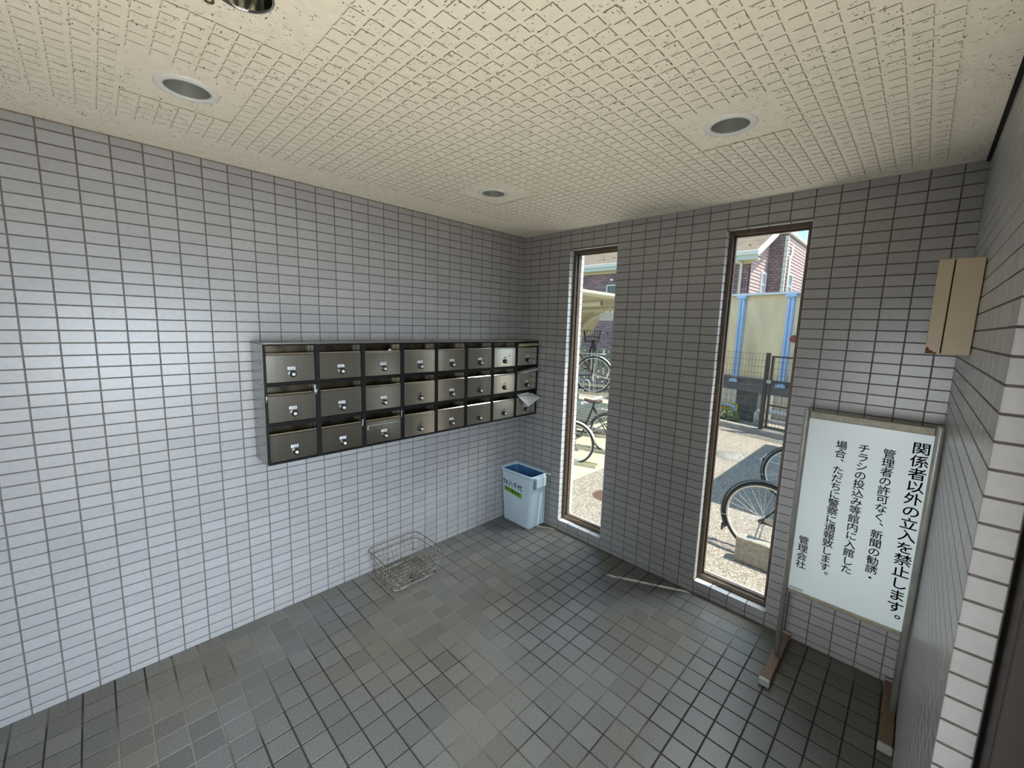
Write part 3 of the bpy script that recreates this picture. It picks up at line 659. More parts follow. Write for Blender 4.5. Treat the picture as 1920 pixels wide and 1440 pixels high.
bintext('TK八千代', 0.052, -0.146, 0.325, M['ink'], 'hand_lettering', 0.06)
gl_ = MB(); P = [(-0.128, 0.268), (0.070, 0.243), (0.070, 0.285), (-0.128, 0.305)]
gl_.add([(a, front(b)-0.0004, b) for a, b in P]+[(a, front(b)-0.0010, b) for a, b in P], [(3, 2, 1, 0), (4, 5, 6, 7), (0, 1, 5, 4), (1, 2, 6, 5), (2, 3, 7, 6), (3, 0, 4, 7)])
gl_ = gl_.build('green_label', M['green'], body)
g = glyphs('ゴミ箱です', 0.030, lambda a, b: Vector((-0.118+a*1.15, front(0.275+b-a*0.11)-0.0013, 0.277+b-a*0.11)), bold=0.0004); q = solid(g, (0, -1, 0), 0.0003).build('label_lettering', M['ink'], t)
# ------------------------------------------------------------------ wire basket
t = thing('wire_basket', 'rusty wire bicycle basket lying on the floor by the left wall', 'basket', (0, 0, 0))
bx0, bx1, by0, by1 = 0.052, 0.312, -1.385, -1.060; tx0, tx1, ty0, ty1 = 0.012, 0.378, -1.418, -1.045; BZ0, BZ1 = 0.006, 0.172
def rect_ring(x0, x1, y0, y1, z, r=0.05, n=5):
    cx, cy = (x0+x1)/2, (y0+y1)/2; return [Vector((cx+a, cy+b, z)) for a, b in rr((x1-x0)/2, (y1-y0)/2, r, n)]
lp_ = lambda a, b, s: a+(b-a)*s
def lev(s): return (lp_(bx0, tx0, s), lp_(bx1, tx1, s), lp_(by0, ty0, s), lp_(by1, ty1, s), lp_(BZ0, BZ1, s))
for s, rad, nm, m_ in ((1.0, 0.0026, 'rim_wire', M['wire']), (0.76, 0.0022, 'rim_wire', M['wire']), (0.30, 0.0018, 'hoop_wire', M['wirebright']), (0.0, 0.0024, 'base_hoop', M['wirebright'])):
    a = lev(s); MB().tube(rect_ring(a[0], a[1], a[2], a[3], a[4], 0.045), rad, 6, closed=True).build(nm, m_, t)
mb = MB(); N1, N2 = 8, 9
for i in range(N1+1):
    u = i/N1; f0 = 0.10+0.8*u
    for yb_, yt_ in ((by0, ty0), (by1, ty1)): mb.tube([(lp_(bx0, bx1, f0), yb_, BZ0), (lp_(tx0, tx1, f0), yt_, BZ1)], 0.0013, 5)
for i in range(N2+1):
    f0 = 0.10+0.8*i/N2
    for xb_, xt_ in ((bx0, tx0), (bx1, tx1)): mb.tube([(xb_, lp_(by0, by1, f0), BZ0), (xt_, lp_(ty0, ty1, f0), BZ1)], 0.0013, 5)
mb.build('side_wires', M['wirebright'], t)
mb = MB()
for i in range(9): yy = lp_(by0, by1, 0.04+0.92*i/8); mb.tube([(bx0, yy, BZ0-0.001), (bx1, yy, BZ0-0.001)], 0.0014, 5)
for i in range(8): xx_ = lp_(bx0, bx1, 0.04+0.92*i/7); mb.tube([(xx_, by0, BZ0+0.001), (xx_, by1, BZ0+0.001)], 0.0014, 5)
mb.build('base_grid', M['wirebright'], t)
MB().rbox(0.255, 0.290, -1.245, -1.205, 0.010, 0.030, 0.004).rbox(0.262, 0.283, -1.262, -1.240, 0.012, 0.020, 0.003).build('mounting_clamp', M['rustypart'], t)
# ================================================================== OUTDOORS
gd = MB().box(-30, 16, 0.18, 40, ZG-0.3, ZG).box(W+0.3, 16, -14, 0.18, ZG-0.3, ZG).build('ground', M['asphalt'], kind='structure'); tag(gd, 'speckled asphalt yard outside the windows')
q = MB().box(-7.5, -0.52, 0.9, 7.0, ZG, ZG+0.012).build('parking_pad', M['paving'], kind='structure'); tag(q, 'pale concrete pad under the bicycle racks')
# manhole covers, drain grating, concrete block
def disc_cover(nm, lab, cat, x, y, r, m_, bars=False):
    t = thing(nm, lab, cat, (x, y, ZG))
    MB().lathe([(r*0.9, 0.004), (r, 0.004), (r, 0.0), ], 36).lathe([(r*0.9, 0.0), (r*0.9, 0.004)], 36).build('cover_ring', m_, t)
    if bars:
        for k in range(9):
            yy = -r*0.8+k*r*0.2; hw = math.sqrt(max(0.0001, (r*0.9)**2-yy*yy)); MB().box(-hw, hw, yy-0.010, yy+0.010, 0.0, 0.006).build('grate_bar', m_, t)
        MB().lathe([(0.0, 0.0012), (r*0.9, 0.0012)], 24).build('dark_well', M['gap'], t)
    else:
        MB().lathe([(0.0, 0.003), (r*0.88, 0.003), (r*0.88, 0.0)], 36).build('cover_plate', m_, t)
        mb = MB()
        for rr_ in (0.3, 0.55, 0.75):
            for k in range(14): a = 2*PI*k/14+rr_; mb.box(-0.02, 0.02, -0.008, 0.008, 0.003, 0.006, Matrix.Translation((r*rr_*math.cos(a), r*rr_*math.sin(a), 0)) @ Matrix.Rotation(a, 4, 'Z'))
        mb.build('raised_pattern', m_, t, kind='stuff')
    return t
disc_cover('manhole_cover', 'round pale manhole cover in the sunlit asphalt', 'manhole cover', 0.53, 4.40, 0.31, M['kerb'])
disc_cover('drain_grating', 'round rusty drain grating outside the left window', 'drain', 0.02, 1.52, 0.17, M['drain'], True)
t = thing('inspection_cover', 'pale rectangular inspection cover lying in the shadow', 'manhole cover', (1.18, 4.75, ZG))
MB().rbox(-0.30, 0.30, -0.20, 0.20, 0.0, 0.006, 0.003).build('cover_plate', M['kerb'], t)
MB().box(-0.33, 0.33, -0.23, -0.205, 0.0, 0.005).box(-0.33, 0.33, 0.205, 0.23, 0.0, 0.005).box(-0.33, -0.305, -0.205, 0.205, 0.0, 0.005).box(0.305, 0.33, -0.205, 0.205, 0.0, 0.005).build('cover_frame', M['pipewhite'], t)
q = MB().rbox(1.49, 1.95, 1.18, 1.29, ZG, -0.08, 0.012, 2).build('concrete_block', M['concrete']); tag(q, 'rough concrete wheel stop block in front of the nearer bicycle', 'concrete block')
# bicycles
def spokes(r, n=18, w_=0.0012):
    mb = MB()
    for k in range(n):
        a = 2*PI*k/n; s = 1 if k % 2 else -1
        b_ = a+0.55*(1 if (k//2) % 2 else -1)
        mb.tube([(0.022*math.cos(b_), 0.028*s, 0.022*math.sin(b_)), (r*0.90*math.cos(a), 0.0, r*0.90*math.sin(a))], w_, 4, caps=False)
    return mb
def wheel_meshes(r):
    c = lambda rr_, n=48: [(rr_*math.cos(2*PI*k/n), 0, rr_*math.sin(2*PI*k/n)) for k in range(n)]
    ty = MB().tube(c(r-0.017), 0.017, 10, closed=True)
    rim = MB(); n = 48; prof = [(-0.012, r*0.875), (0.012, r*0.875), (0.012, r*0.945), (-0.012, r*0.945)]
    vs = [Vector((pr*math.cos(2*PI*k/n), py, pr*math.sin(2*PI*k/n))) for py, pr in prof for k in range(n)]
    rim.add(vs, [(i*n+k, i*n+(k+1) % n, ((i+1) % 4)*n+(k+1) % n, ((i+1) % 4)*n+k) for i in range(4) for k in range(n)], True)
    hb = MB().tube([(0, -0.05, 0), (0, -0.03, 0), (0, 0.03, 0), (0, 0.05, 0)], [0.008, 0.02, 0.02, 0.008], 12)
    return ty.mesh('tyre', M['rubber']), rim.mesh('rim', M['rim']), spokes(r, 28).mesh('spokes', M['rim']), hb.mesh('hub', M['bikesilver'])
WC = {}
def bicycle(lab, hub, ang, r=0.33, col='bikeblack', fender='bikeblack', saddle='saddle', basket=True, rack=True, front_at_hub=False, wheelbase=1.06, reflector=True):
    """hub: ground point under the rear (or front) hub"""
    hx, hy, hz = hub
    if front_at_hub: hx -= wheelbase*math.cos(ang); hy -= wheelbase*math.sin(ang)
    t = thing('bicycle', lab, 'bicycle', (hx, hy, hz), ang, 'parked bicycles')
    if r not in WC: WC[r] = wheel_meshes(r)
    for nm, x_ in (('rear_wheel', 0), ('front_wheel', wheelbase)):
        w0 = inst(nm, WC[r][0], t, (x_, 0, r))
        inst('rim', WC[r][1], w0); inst('spokes', WC[r][2], w0); inst('hub', WC[r][3], w0)
        mb = MB(); R_ = r+0.022; a0_, a1_ = (-5, 195) if nm == 'rear_wheel' else (20, 170); vs = []; n = 26
        if nm == 'rear_wheel': a0_, a1_ = 20, 212
        for k in range(n+1):
            a = math.radians(a0_+(a1_-a0_)*k/n); c, s = math.cos(a), math.sin(a)
            for yy, dr in ((-0.024, -0.012), (-0.014, 0.0), (0.014, 0.0), (0.024, -0.012)): vs.append(Vector(((R_+dr)*c, yy, (R_+dr)*s)))
        mb.add(vs, [(k*4+j, k*4+j+1, k*4+j+5, k*4+j+4) for k in range(n) for j in range(3)], True)
        f_ = mb.build('mudguard', M[fender], t); f_.location = (x_, 0, r)
        if nm == 'rear_wheel':
            a = math.radians(205); MB().box(-0.006, 0.006, -0.026, 0.026, -0.045, 0.02, Matrix.Translation(((R_)*math.cos(a)-0.002, 0, R_*math.sin(a)-0.02))).build('mud_flap', M['blackplastic'], f_)
            a = math.radians(160)
            if reflector: MB().lathe([(0, 0.014), (0.022, 0.010), (0.026, 0.0)], 16, Matrix.Translation((R_*math.cos(a), 0, R_*math.sin(a))) @ Matrix.Rotation(-PI/2, 4, 'Y')).build('reflector', M['red'], f_)
            st = MB().tube([(0, 0.05, 0), ((R_)*math.cos(math.radians(190)), 0.026, R_*math.sin(math.radians(190)))], 0.0022, 5).tube([(0, -0.05, 0), ((R_)*math.cos(math.radians(190)), -0.026, R_*math.sin(math.radians(190)))], 0.0022, 5); st.build('mudguard_stay', M['rim'], f_)
    bb = (0.43, r-0.05); sc_ = (0.28, r+0.38); hd = (wheelbase-0.20, r+0.33); hd2 = (wheelbase-0.235, r+0.46)
    P3 = lambda p_, y_=0: (p_[0], y_, p_[1])
    fr = MB(); fr.tube([P3(bb), P3(sc_), (0.265, 0, r+0.46)], 0.015, 10)
    fr.tube([P3(hd), (wheelbase-0.42, 0, r+0.02), (bb[0]+0.12, 0, r-0.05), P3(bb)], 0.017, 10)
    fr.tube([(hd2[0]+0.02, 0, hd2[1]-0.05), (wheelbase-0.45, 0, r+0.14), (0.37, 0, r+0.10)], 0.014, 10)
    fr.tube([P3(hd), P3(hd2)], 0.019, 10)
    for s in (-1, 1):
        fr.tube([P3(sc_, s*0.012), (0, s*0.055, r)], 0.008, 6)
    fr.build('frame', M[col], t)
    cs = MB(); [cs.tube([P3(bb, s*0.03), (0, s*0.055, r)], 0.010, 6) for s in (-1, 1)]; cs.lathe([(0, -0.004), (0.022, -0.004), (0.022, 0.004), (0, 0.004)], 12, Matrix.Translation((0, -0.062, r)) @ Matrix.Rotation(PI/2, 4, 'X'))
    cs.build('chainstay', M['rustypart'], t)
    fk = MB(); [fk.tube([(hd[0]+0.0, 0, hd[1]-0.01), (hd[0]+0.05, s*0.045, r+0.16), (wheelbase-0.02, s*0.055, r+0.04), (wheelbase, s*0.055, r)], 0.009, 6) for s in (-1, 1)]; fk.build('fork', M[col], t)
    sd_ = MB(); vs = []
    for k in range(9):
        u = k/8; ww = 0.09*(1-u)**1.3+0.018; xx = 0.17+0.26*u; zz = r+0.50-0.012*math.sin(u*PI)
        vs += [Vector((xx, -ww, zz-0.035)), Vector((xx, -ww*0.8, zz)), Vector((xx, 0, zz+0.008)), Vector((xx, ww*0.8, zz)), Vector((xx, ww, zz-0.035)), Vector((xx, 0, zz-0.045))]
    sd_.add(vs, [(k*6+j, k*6+(j+1) % 6, (k+1)*6+(j+1) % 6, (k+1)*6+j) for k in range(8) for j in range(6)]+[(5, 4, 3, 2, 1, 0), tuple(48+j for j in range(6))], True); sd_.build('saddle', M[saddle], t)
    hb = MB(); hx_ = hd2[0]-0.02; hz_ = hd2[1]+0.10
    hb.tube([P3(hd2), (hx_, 0, hz_)], 0.011, 8)
    for s in (-1, 1): hb.tube([(hx_, 0, hz_), (hx_+0.03, s*0.10, hz_+0.03), (hx_-0.04, s*0.24, hz_+0.07), (hx_-0.19, s*0.285, hz_+0.055)], 0.010, 8)
    hb.build('handlebar', M['bikesilver'], t)
    for s in (-1, 1): MB().tube([(hx_-0.12, s*0.27, hz_+0.060), (hx_-0.22, s*0.29, hz_+0.054)], 0.016, 8).build('grip', M['blackplastic'], t)
    if basket:
        bk = MB(); x0_, z0_ = hd2[0]+0.07, hd[1]+0.10
        for z_, e_ in ((0.0, 0.0), (0.10, 0.02), (0.22, 0.04)):
            bk.tube([(x0_-e_*0.4, -0.13-e_, z0_+z_), (x0_+0.22+e_, -0.12-e_, z0_+z_), (x0_+0.22+e_, 0.12+e_, z0_+z_), (x0_-e_*0.4, 0.13+e_, z0_+z_)], 0.004, 5, closed=True)
        for k in range(7):
            f0 = k/6
            for y_ in (-1, 1): bk.tube([(x0_+0.22*f0, y_*0.13, z0_), (x0_-0.016+0.276*f0, y_*0.165, z0_+0.22)], 0.003, 4)
            bk.tube([(x0_+0.22, -0.12+0.24*f0, z0_), (x0_+0.26, -0.16+0.32*f0, z0_+0.22)], 0.003, 4); bk.tube([(x0_, -0.12+0.24*f0, z0_), (x0_-0.016, -0.16+0.32*f0, z0_+0.22)], 0.003, 4)
            bk.tube([(x0_, -0.12+0.24*f0, z0_), (x0_+0.22, -0.12+0.24*f0, z0_)], 0.003, 4)
        bk.build('front_basket', M['bikeblack'], t)
    if rack:
        rk = MB(); zz = r+0.375
        for s in (-1, 1): rk.tube([(0.22, s*0.05, zz), (-0.16, s*0.06, zz), (-0.2, 0, zz)], 0.005, 6); rk.tube([(-0.06, s*0.06, zz), (0, s*0.058, r+0.01)], 0.004, 5)
        for k in range(4): rk.tube([(0.12-0.08*k, -0.055, zz), (0.12-0.08*k, 0.055, zz)], 0.004, 5)
        rk.build('rear_rack', M['rim'], t)
    cg = MB().rbox(0.02, 0.55, -0.058, -0.046, r-0.02, r+0.045, 0.005, 1); cg.build('chain_guard', M['bikesilver'], t)
    pd = MB().tube([(bb[0], -0.05, bb[1]), (bb[0]+0.12, -0.07, bb[1]-0.11)], 0.008, 6).rbox(bb[0]+0.08, bb[0]+0.17, -0.17, -0.08, bb[1]-0.125, bb[1]-0.100, 0.004, 1)
    pd.tube([(bb[0], 0.05, bb[1]), (bb[0]-0.12, 0.07, bb[1]+0.11)], 0.008, 6).rbox(bb[0]-0.17, bb[0]-0.08, 0.08, 0.17, bb[1]+0.100, bb[1]+0.125, 0.004, 1); pd.build('pedals', M['bikeblack'], t)
    ks = MB().tube([(0.0, 0.07, r), (-0.05, 0.10, 0.02), (-0.05, -0.10, 0.02), (0.0, -0.07, r)], 0.006, 6); ks.build('kickstand', M['bikesilver'], t)
    return t
bicycle('black bicycle behind the concrete block outside the right window', (1.622, 1.435, ZG), math.radians(-3), rack=False, fender='bikeblack', reflector=False)
bicycle('black bicycle further back at the right edge of the right window', (1.575, 2.98, ZG), math.radians(5), rack=True)
RA = math.radians(196)
dR = Vector((math.cos(RA), math.sin(RA), 0))
bicycle('red framed bicycle with grey saddle on the upper rack tier', (-1.64, 3.60, 0.485), math.radians(204), col='bikemaroon', fender='rim', basket=False)
bicycle('black bicycle with dark front basket high on the upper rack tier', (-2.24, 4.38, 0.60), math.radians(-60), col='bikeblack', fender='bikeblack', front_at_hub=True, rack=False)
bicycle('pale pink bicycle on the ground nearest the left window', (-0.93, 2.13, ZG+0.015), math.radians(15), r=0.30, col='bikepink', fender='rim', basket=False, front_at_hub=True)
bicycle('black bicycle with brown saddle under the upper rack tier', (-0.86, 2.93, ZG+0.015), math.radians(190), r=0.31, col='bikeblack', fender='bikeblack', basket=True, saddle='rustypart')
# two-tier rack
t = thing('bicycle_rack', 'cream two-tier steel bicycle rack outside the left window', 'bicycle rack', (0, 0, 0))
def trough(p, L, z, nm='wheel_trough', m_='creamsteel'):
    Mx = Matrix.Translation((p[0], p[1], z)) @ Matrix.Rotation(RA, 4, 'Z')
    mb = MB(); mb.box(-0.35, L, -0.05, 0.05, -0.012, 0.0, Mx); mb.box(-0.35, L, -0.056, -0.048, -0.012, 0.035, Mx); mb.box(-0.35, L, 0.048, 0.056, -0.012, 0.035, Mx); return mb.build(nm, M[m_], t)
trough((-1.64, 3.60), 1.7, 0.475); trough((-2.2, 4.5), 1.7, 0.475)
for (x_, y_) in ((-0.93, 2.13), (-0.86, 2.93), (-1.2, 3.75)): trough((x_, y_), 1.7, ZG+0.026, 'wheel_trough')
A_ = Vector((-1.42, 3.20, 0)); B_ = Vector((-1.75, 5.2, 0))
for zz, m_ in ((0.44, 'pipewhite'),): MB().tube([A_+Vector((0.12, -0.4, zz)), B_+Vector((0, 0, zz))], 0.030, 8).build('cross_beam', M[m_], t)
MB().tube([A_+Vector((-1.4, -0.4, 0.44)), B_+Vector((-1.4, 0, 0.44))], 0.030, 8).build('cross_beam', M['pipewhite'], t)
for p_ in (A_+Vector((0.16, 0.52, 0)), B_, A_+Vector((-1.4, 0.1, 0)), B_+Vector((-1.4, 0, 0))):
    MB().tube([(p_.x, p_.y, ZG+0.01), (p_.x, p_.y, 0.45)], 0.028, 8).build('rack_post', M['pipewhite'], t)
for dx_ in (0.0, 0.09):
    b0 = Vector((-1.60, 3.44, 0.49))+dR*dx_*1.2; MB().tube([b0, b0+Vector((0, 0, 0.20)), b0+dR*0.03+Vector((0, 0.0, 0.24)), b0+dR*0.10+Vector((0, 0, 0.25))], 0.010, 6).build('wheel_hoop', M['pipewhite'], t)
# cycle port roof
t = thing('cycle_port', 'cream steel bicycle shelter with a curved back roof', 'bicycle shelter', (0, 0, 0))
MB().tube([(-1.2, 1.0, 2.165), (-1.2, 7.0, 2.13)], 0.045, 16).build('gutter_pipe', M['creamsteel'], t)
for k in range(3):
    y_ = 3.15+1.6*k
    mb = MB(); n = 14; vs = []
    mb.tube([(-1.26, y_, 2.035), (-3.2, y_, 1.99)], 0.048, 14, caps=False); mb.tube([(-1.265, y_, 2.035), (-3.2, y_, 1.99)], 0.040, 14, caps=False)
    mb.build('cross_tube', M['creamsteel'], t)
    mb = MB(); pts = [(-3.2+0.0, y_, 1.99)]+[(-3.2-0.75*math.sin(a*PI/16), y_, 1.24+0.75*math.cos(a*PI/16)) for a in range(1, 9)]+[(-3.95, y_, ZG)]
    mb.tube(pts, 0.07, 10).build('curved_post', M['creamsteel'], t)
for k in range(24):
    y_ = 1.3+0.24*k; pts = [(-1.22, 2.19), (-2.2, 2.155), (-3.2, 2.115)]+[(-3.2-0.86*math.sin(a*PI/14), 1.25+0.865*math.cos(a*PI/14)) for a in range(1, 7)]
    poly = pts+[(a+0.0, b-0.018) for a, b in reversed(pts)]
    mb = MB(); mb.prism([(a, b) for a, b in poly], 1, y_, y_+0.225); mb.build('roof_panel', M['creamdark'], t)
MB().rbox(-1.95, -1.55, 4.15, 4.25, 1.78, 1.93, 0.01).tube([(-1.75, 4.2, 1.92), (-1.75, 4.2, 2.10)], 0.012, 6).build('light_box', M['pipewhite'], t)
# picket fence and hedge behind the racks
t = thing('picket_fence', 'dark slatted fence behind the bicycle racks', 'fence', (0, 0, 0))
for k in range(29):
    x_ = -7.6+0.17*k; MB().rbox(x_, x_+0.09, 8.30, 8.325, ZG, 1.0, 0.003, 1).build('picket', M['darkbeam'], t)
MB().box(-7.7, -2.65, 8.327, 8.36, 0.75, 0.82).build('rail', M['darkbeam'], t); MB().box(-7.7, -2.65, 8.327, 8.36, -0.1, -0.03).build('rail', M['darkbeam'], t)
def leaves(nm, x0, x1, y0, y1, z0, z1, n, s, lab, cat, seed):
    rnd = random.Random(seed); mb = MB()
    for _ in range(n):
        c = Vector((rnd.uniform(x0, x1), rnd.uniform(y0, y1), rnd.uniform(z0, z1)))
        a = Vector((rnd.gauss(0, 1), rnd.gauss(0, 1), rnd.gauss(0, 1))).normalized(); b = a.cross(Vector((rnd.gauss(0, 1), rnd.gauss(0, 1), rnd.gauss(0, 1)))).normalized(); k = s*rnd.uniform(.6, 1.3)
        mb.add([c-a*k, c+b*k*.4, c+a*k, c-b*k*.4], [(0, 1, 2, 3)])
    o = mb.build(nm, M['leaf'], kind='stuff'); return tag(o, lab, cat)
leaves('hedge', -7.6, -2.7, 8.5, 9.2, ZG, 0.95, 2600, 0.09, 'yellow-green hedge seen through the slatted fence', 'hedge', 3)
# mesh fence on its kerb
F0 = Vector((-0.341, 6.559, 0)); FD = Vector((0.97125, -0.23805, 0)); FN = Vector((0.23805, 0.97125, 0))
def FP(s, z, off=0.0): return F0+FD*s+FN*off+Vector((0, 0, z))
FM = Matrix(((FD.x, FN.x, 0, F0.x), (FD.y, FN.y, 0, F0.y), (0, 0, 1, 0), (0, 0, 0, 1)))
q = MB().box(-3.5, 4.5, -0.10, 0.08, ZG, ZG+0.10, FM).build('kerb_strip', M['kerb'], kind='structure'); tag(q, 'low concrete kerb under the mesh fence')
t = thing('mesh_fence', 'grey welded wire mesh fence on the far kerb', 'fence', (0, 0, 0))
mb = MB(); z0, z1 = ZG+0.14, 1.25
s = -2.2
while s < 0.72: mb.tube([FP(s, z0), FP(s, z1-0.05), FP(s, z1, 0.03)], 0.0028, 4, caps=False); s += 0.062
z = z0+0.03
while z < z1: mb.tube([FP(-2.25, z), FP(0.72, z)], 0.003, 4, caps=False); z += 0.125
mb.build('wire_mesh', M['fencewire'], t, kind='stuff')
MB().box(0.73, 0.79, -0.03, 0.03, ZG+0.10, 1.27, FM).build('fence_post', M['fencedark'], t); MB().box(-2.30, -2.24, -0.03, 0.03, ZG+0.10, 1.27, FM).build('fence_post', M['fencedark'], t)
t = thing('mesh_gate', 'dark framed wire mesh gate beside the fence post', 'gate', (0, 0, 0))
fr = MB()
for s in (0.83, 1.95): fr.box(s, s+0.035, -0.02, 0.02, ZG+0.14, 1.22, FM)
for z in (ZG+0.15, 0.27, 0.73, 1.19): fr.box(0.865, 1.95, -0.015, 0.015, z, z+0.03, FM)
fr.build('gate_frame', M['fencedark'], t); mb = MB(); s = 0.89
while s < 1.94: mb.tube([FP(s, ZG+0.17), FP(s, 1.19)], 0.0028, 4, caps=False); s += 0.062
z = ZG+0.28
while z < 1.18: mb.tube([FP(0.86, z), FP(1.95, z)], 0.003, 4, caps=False); z += 0.125
mb.build('wire_mesh', M['fencewire'], t, kind='stuff')
MB().box(0.795, 0.868, -0.045, -0.022, 0.70, 0.76, FM).build('latch', M['bikesilver'], t)
# guard pipes
def guard(lab, s0, s1, zt, off, m_, mid=None):
    t = thing('guard_rail', lab, 'guard rail', (0, 0, 0), 0, 'pipe guard rails')
    r_ = 0.10; pts = [FP(s0, ZG, off), FP(s0, zt-r_, off), FP(s0+0.03, zt-0.03, off), FP(s0+r_, zt, off), FP(s1-r_, zt, off), FP(s1-0.03, zt-0.03, off), FP(s1, zt-r_, off), FP(s1, ZG, off)]
    MB().tube(pts, 0.042, 12).build('bent_pipe', M[m_], t)
    if mid: MB().tube([FP(s0, mid, off), FP(s1, mid, off)], 0.035, 10).build('mid_pipe', M[m_], t)
guard('pale blue bent pipe guard behind the fence, at the left', -1.6, -0.02, 0.06, 0.45, 'pipeblue')
guard('cream bent pipe guard behind the gate, at the right', 0.42, 1.9, 0.08, 0.45, 'pipewhite', -0.12)
leaves('weeds', -1.1, -0.15, 6.75, 7.0, ZG, -0.02, 420, 0.05, 'green weeds growing at the foot of the fence', 'weeds', 5)
leaves('grass_tuft', 0.75, 1.6, 6.15, 6.5, ZG+0.05, -0.17, 160, 0.035, 'low grass along the kerb under the gate', 'grass', 6)
# raised cream wall with blue posts
OFF = 0.9
t = thing('raised_wall', 'stained cream panel wall on a grey steel beam with blue posts', 'wall', (0, 0, 0))
x_ = -3.2
k = 0
for k in range(5):
    s = -2.305+0.985*k
    MB().box(s+0.07, s+0.915, OFF, OFF+0.06, 0.66, 2.42, FM).build('wall_panel', M['creamwall'], t)
    p_ = MB().box(s-0.055, s+0.055, OFF-0.09, OFF+0.02, 0.56, 2.36, FM).build('blue_post', M['blue'], t)
    MB().box(s-0.008, s+0.008, OFF-0.0935, OFF-0.0895, 0.62, 2.34, FM).build('post_groove', M['bluedeep'], p_)
    MB().box(s-0.10, s+0.10, OFF-0.12, OFF+0.02, 2.362, 2.42, FM).build('post_head', M['blue'], p_)
    MB().box(s-0.09, s+0.09, OFF-0.13, OFF-0.092, 0.54, 0.60, FM).build('post_foot', M['blue'], p_)
MB().box(-2.5, 2.6, OFF-0.10, OFF+0.14, 2.422, 2.47, FM).build('coping', M['pipewhite'], t)
MB().box(-2.5, 2.6, OFF-0.05, OFF+0.12, 0.36, 0.62, FM).build('steel_beam', M['darkbeam'], t)
MB().box(-2.5, 2.6, OFF-0.10, OFF+0.14, 0.622, 0.655, FM).build('beam_ledge', M['pillar'], t)
for s in (-0.30, 1.9): MB().rbox(s, s+0.46, OFF+0.02, OFF+0.45, ZG, 0.358, 0.01, 1, FM).build('dark_pier', M['pillar'], t)
MB().rbox(0.17, 0.32, OFF+0.0, OFF+0.35, ZG, 0.358, 0.01, 1, FM).build('pale_pier', M['creampillar'], t)
t = thing('ribbed_fence', 'pale corrugated sheet fence seen under the raised wall', 'fence', (0, 0, 0))
for k in range(34):
    s = -1.6+0.13*k; MB().prism([(s, OFF+1.0), (s+0.02, OFF+0.97), (s+0.08, OFF+0.97), (s+0.10, OFF+1.0), (s+0.128, OFF+1.0), (s+0.128, OFF+1.01), (s, OFF+1.01)], 2, ZG, 0.75).build('sheet_rib', M['pipewhite'], t)
    bpy.data.objects[t.children[-1].name].matrix_local = FM
q = thing('warning_plate', 'yellow warning plate low on the dark pier', 'sign', FP(-0.42, -0.04, OFF-0.05), math.atan2(FD.y, FD.x))
MB().rbox(-0.22, 0.22, 0.0, 0.012, -0.09, 0.09, 0.004, 1).build('plate', M['yellow'], q)
mb = MB()
for k in range(8): mb.box(-0.18+0.046*k, -0.15+0.046*k, -0.002, 0.0, -0.03+0.01*(k % 3), 0.03-0.008*(k % 2))
mb.build('worn_marks', M['ink'], q, kind='stuff')
# ------------------------------------------------------------------ neighbouring house
t = thing('house', 'two-storey house with slate roof, pink siding and mauve brick', 'house', (0, 0, 0))
HXE, HYF = -2.77, 16.0
MB().box(-14, HXE-0.01, HYF+0.03, 24, ZG, 4.6).build('wall_core', M['brickjoint'], t)
mb = MB(); rnd = random.Random(11); z = ZG; k = 0
while z < 4.34:
    x_ = -13.9-(0.2 if k % 2 else 0)
    while x_ < HXE-0.02:
        x2 = min(x_+0.40, HXE-0.012); 
        if x2-x_ > 0.03: mb.box(x_, x2-0.014, HYF, HYF+0.04, z, z+0.098)
        x_ += 0.40
    z += 0.112; k += 1
mb.build('front_bricks', M['brick'], t, kind='stuff')
# gable wall siding (faces +x)
mb = MB(); z = ZG; sl = 0.458; YR = 20.2; ZE = 4.84
def gy_(z_): return (HYF+0.02, 24-0.02) if z_ < ZE else (HYF+(z_-ZE)/sl, 2*YR-HYF-(z_-ZE)/sl)
while z < ZE+(YR-HYF)*sl-0.1:
    a, b = gy_(z+0.05)
    if b-a > 0.1: mb.prism([(HXE-0.01, z), (HXE+0.030, z), (HXE+0.012, z+0.125), (HXE-0.01, z+0.125)], 1, a, min(b, 24))
    z += 0.14
g = MB(); g.add([(a, b, c) for c, b, a in []], [])
sdg = MB(); 
for i in range(len(mb.v)): pass
mb.v = [(v[0], v[1], v[2]) for v in mb.v]
mb.build('gable_siding', M['siding'], t, kind='stuff')
MB().prism([(HYF, ZG), (24, ZG), (24, ZE), (YR, ZE+(YR-HYF)*sl), (HYF, ZE)], 0, HXE-0.05, HXE-0.008).build('gable_backing', M['sidingline'], t)
# roof slopes in slate courses
ov = 0.45; th_ = math.atan(sl); ye = HYF-ov; ze = ZE-ov*sl+0.10
nC = int((YR-ye)/math.cos(th_)/0.20)
mb = MB()
for k in range(nC+1):
    Mx = Matrix.Translation((0, ye, ze)) @ Matrix.Rotation(th_, 4, 'X'); a = 0.20*k
    mb.add([Mx @ Vector(v) for v in [(-14.3, a, 0.045), (HXE+0.30, a, 0.045), (HXE+0.30, a+0.21, 0.004), (-14.3, a+0.21, 0.004), (-14.3, a, 0.0), (HXE+0.30, a, 0.0), (HXE+0.30, a+0.21, -0.01), (-14.3, a+0.21, -0.01)]],
           [(0, 1, 2, 3), (7, 6, 5, 4), (0, 4, 5, 1), (1, 5, 6, 2), (2, 6, 7, 3), (3, 7, 4, 0)])
mb.build('front_slates', M['rooftile'], t, kind='stuff')
zr = ze+(YR-ye)*sl
MB().prism([(YR, zr), (2*YR-ye, ze), (2*YR-ye, ze-0.06), (YR, zr-0.06)], 0, -14.3, HXE+0.30).build('rear_slope', M['rooftile'], t)
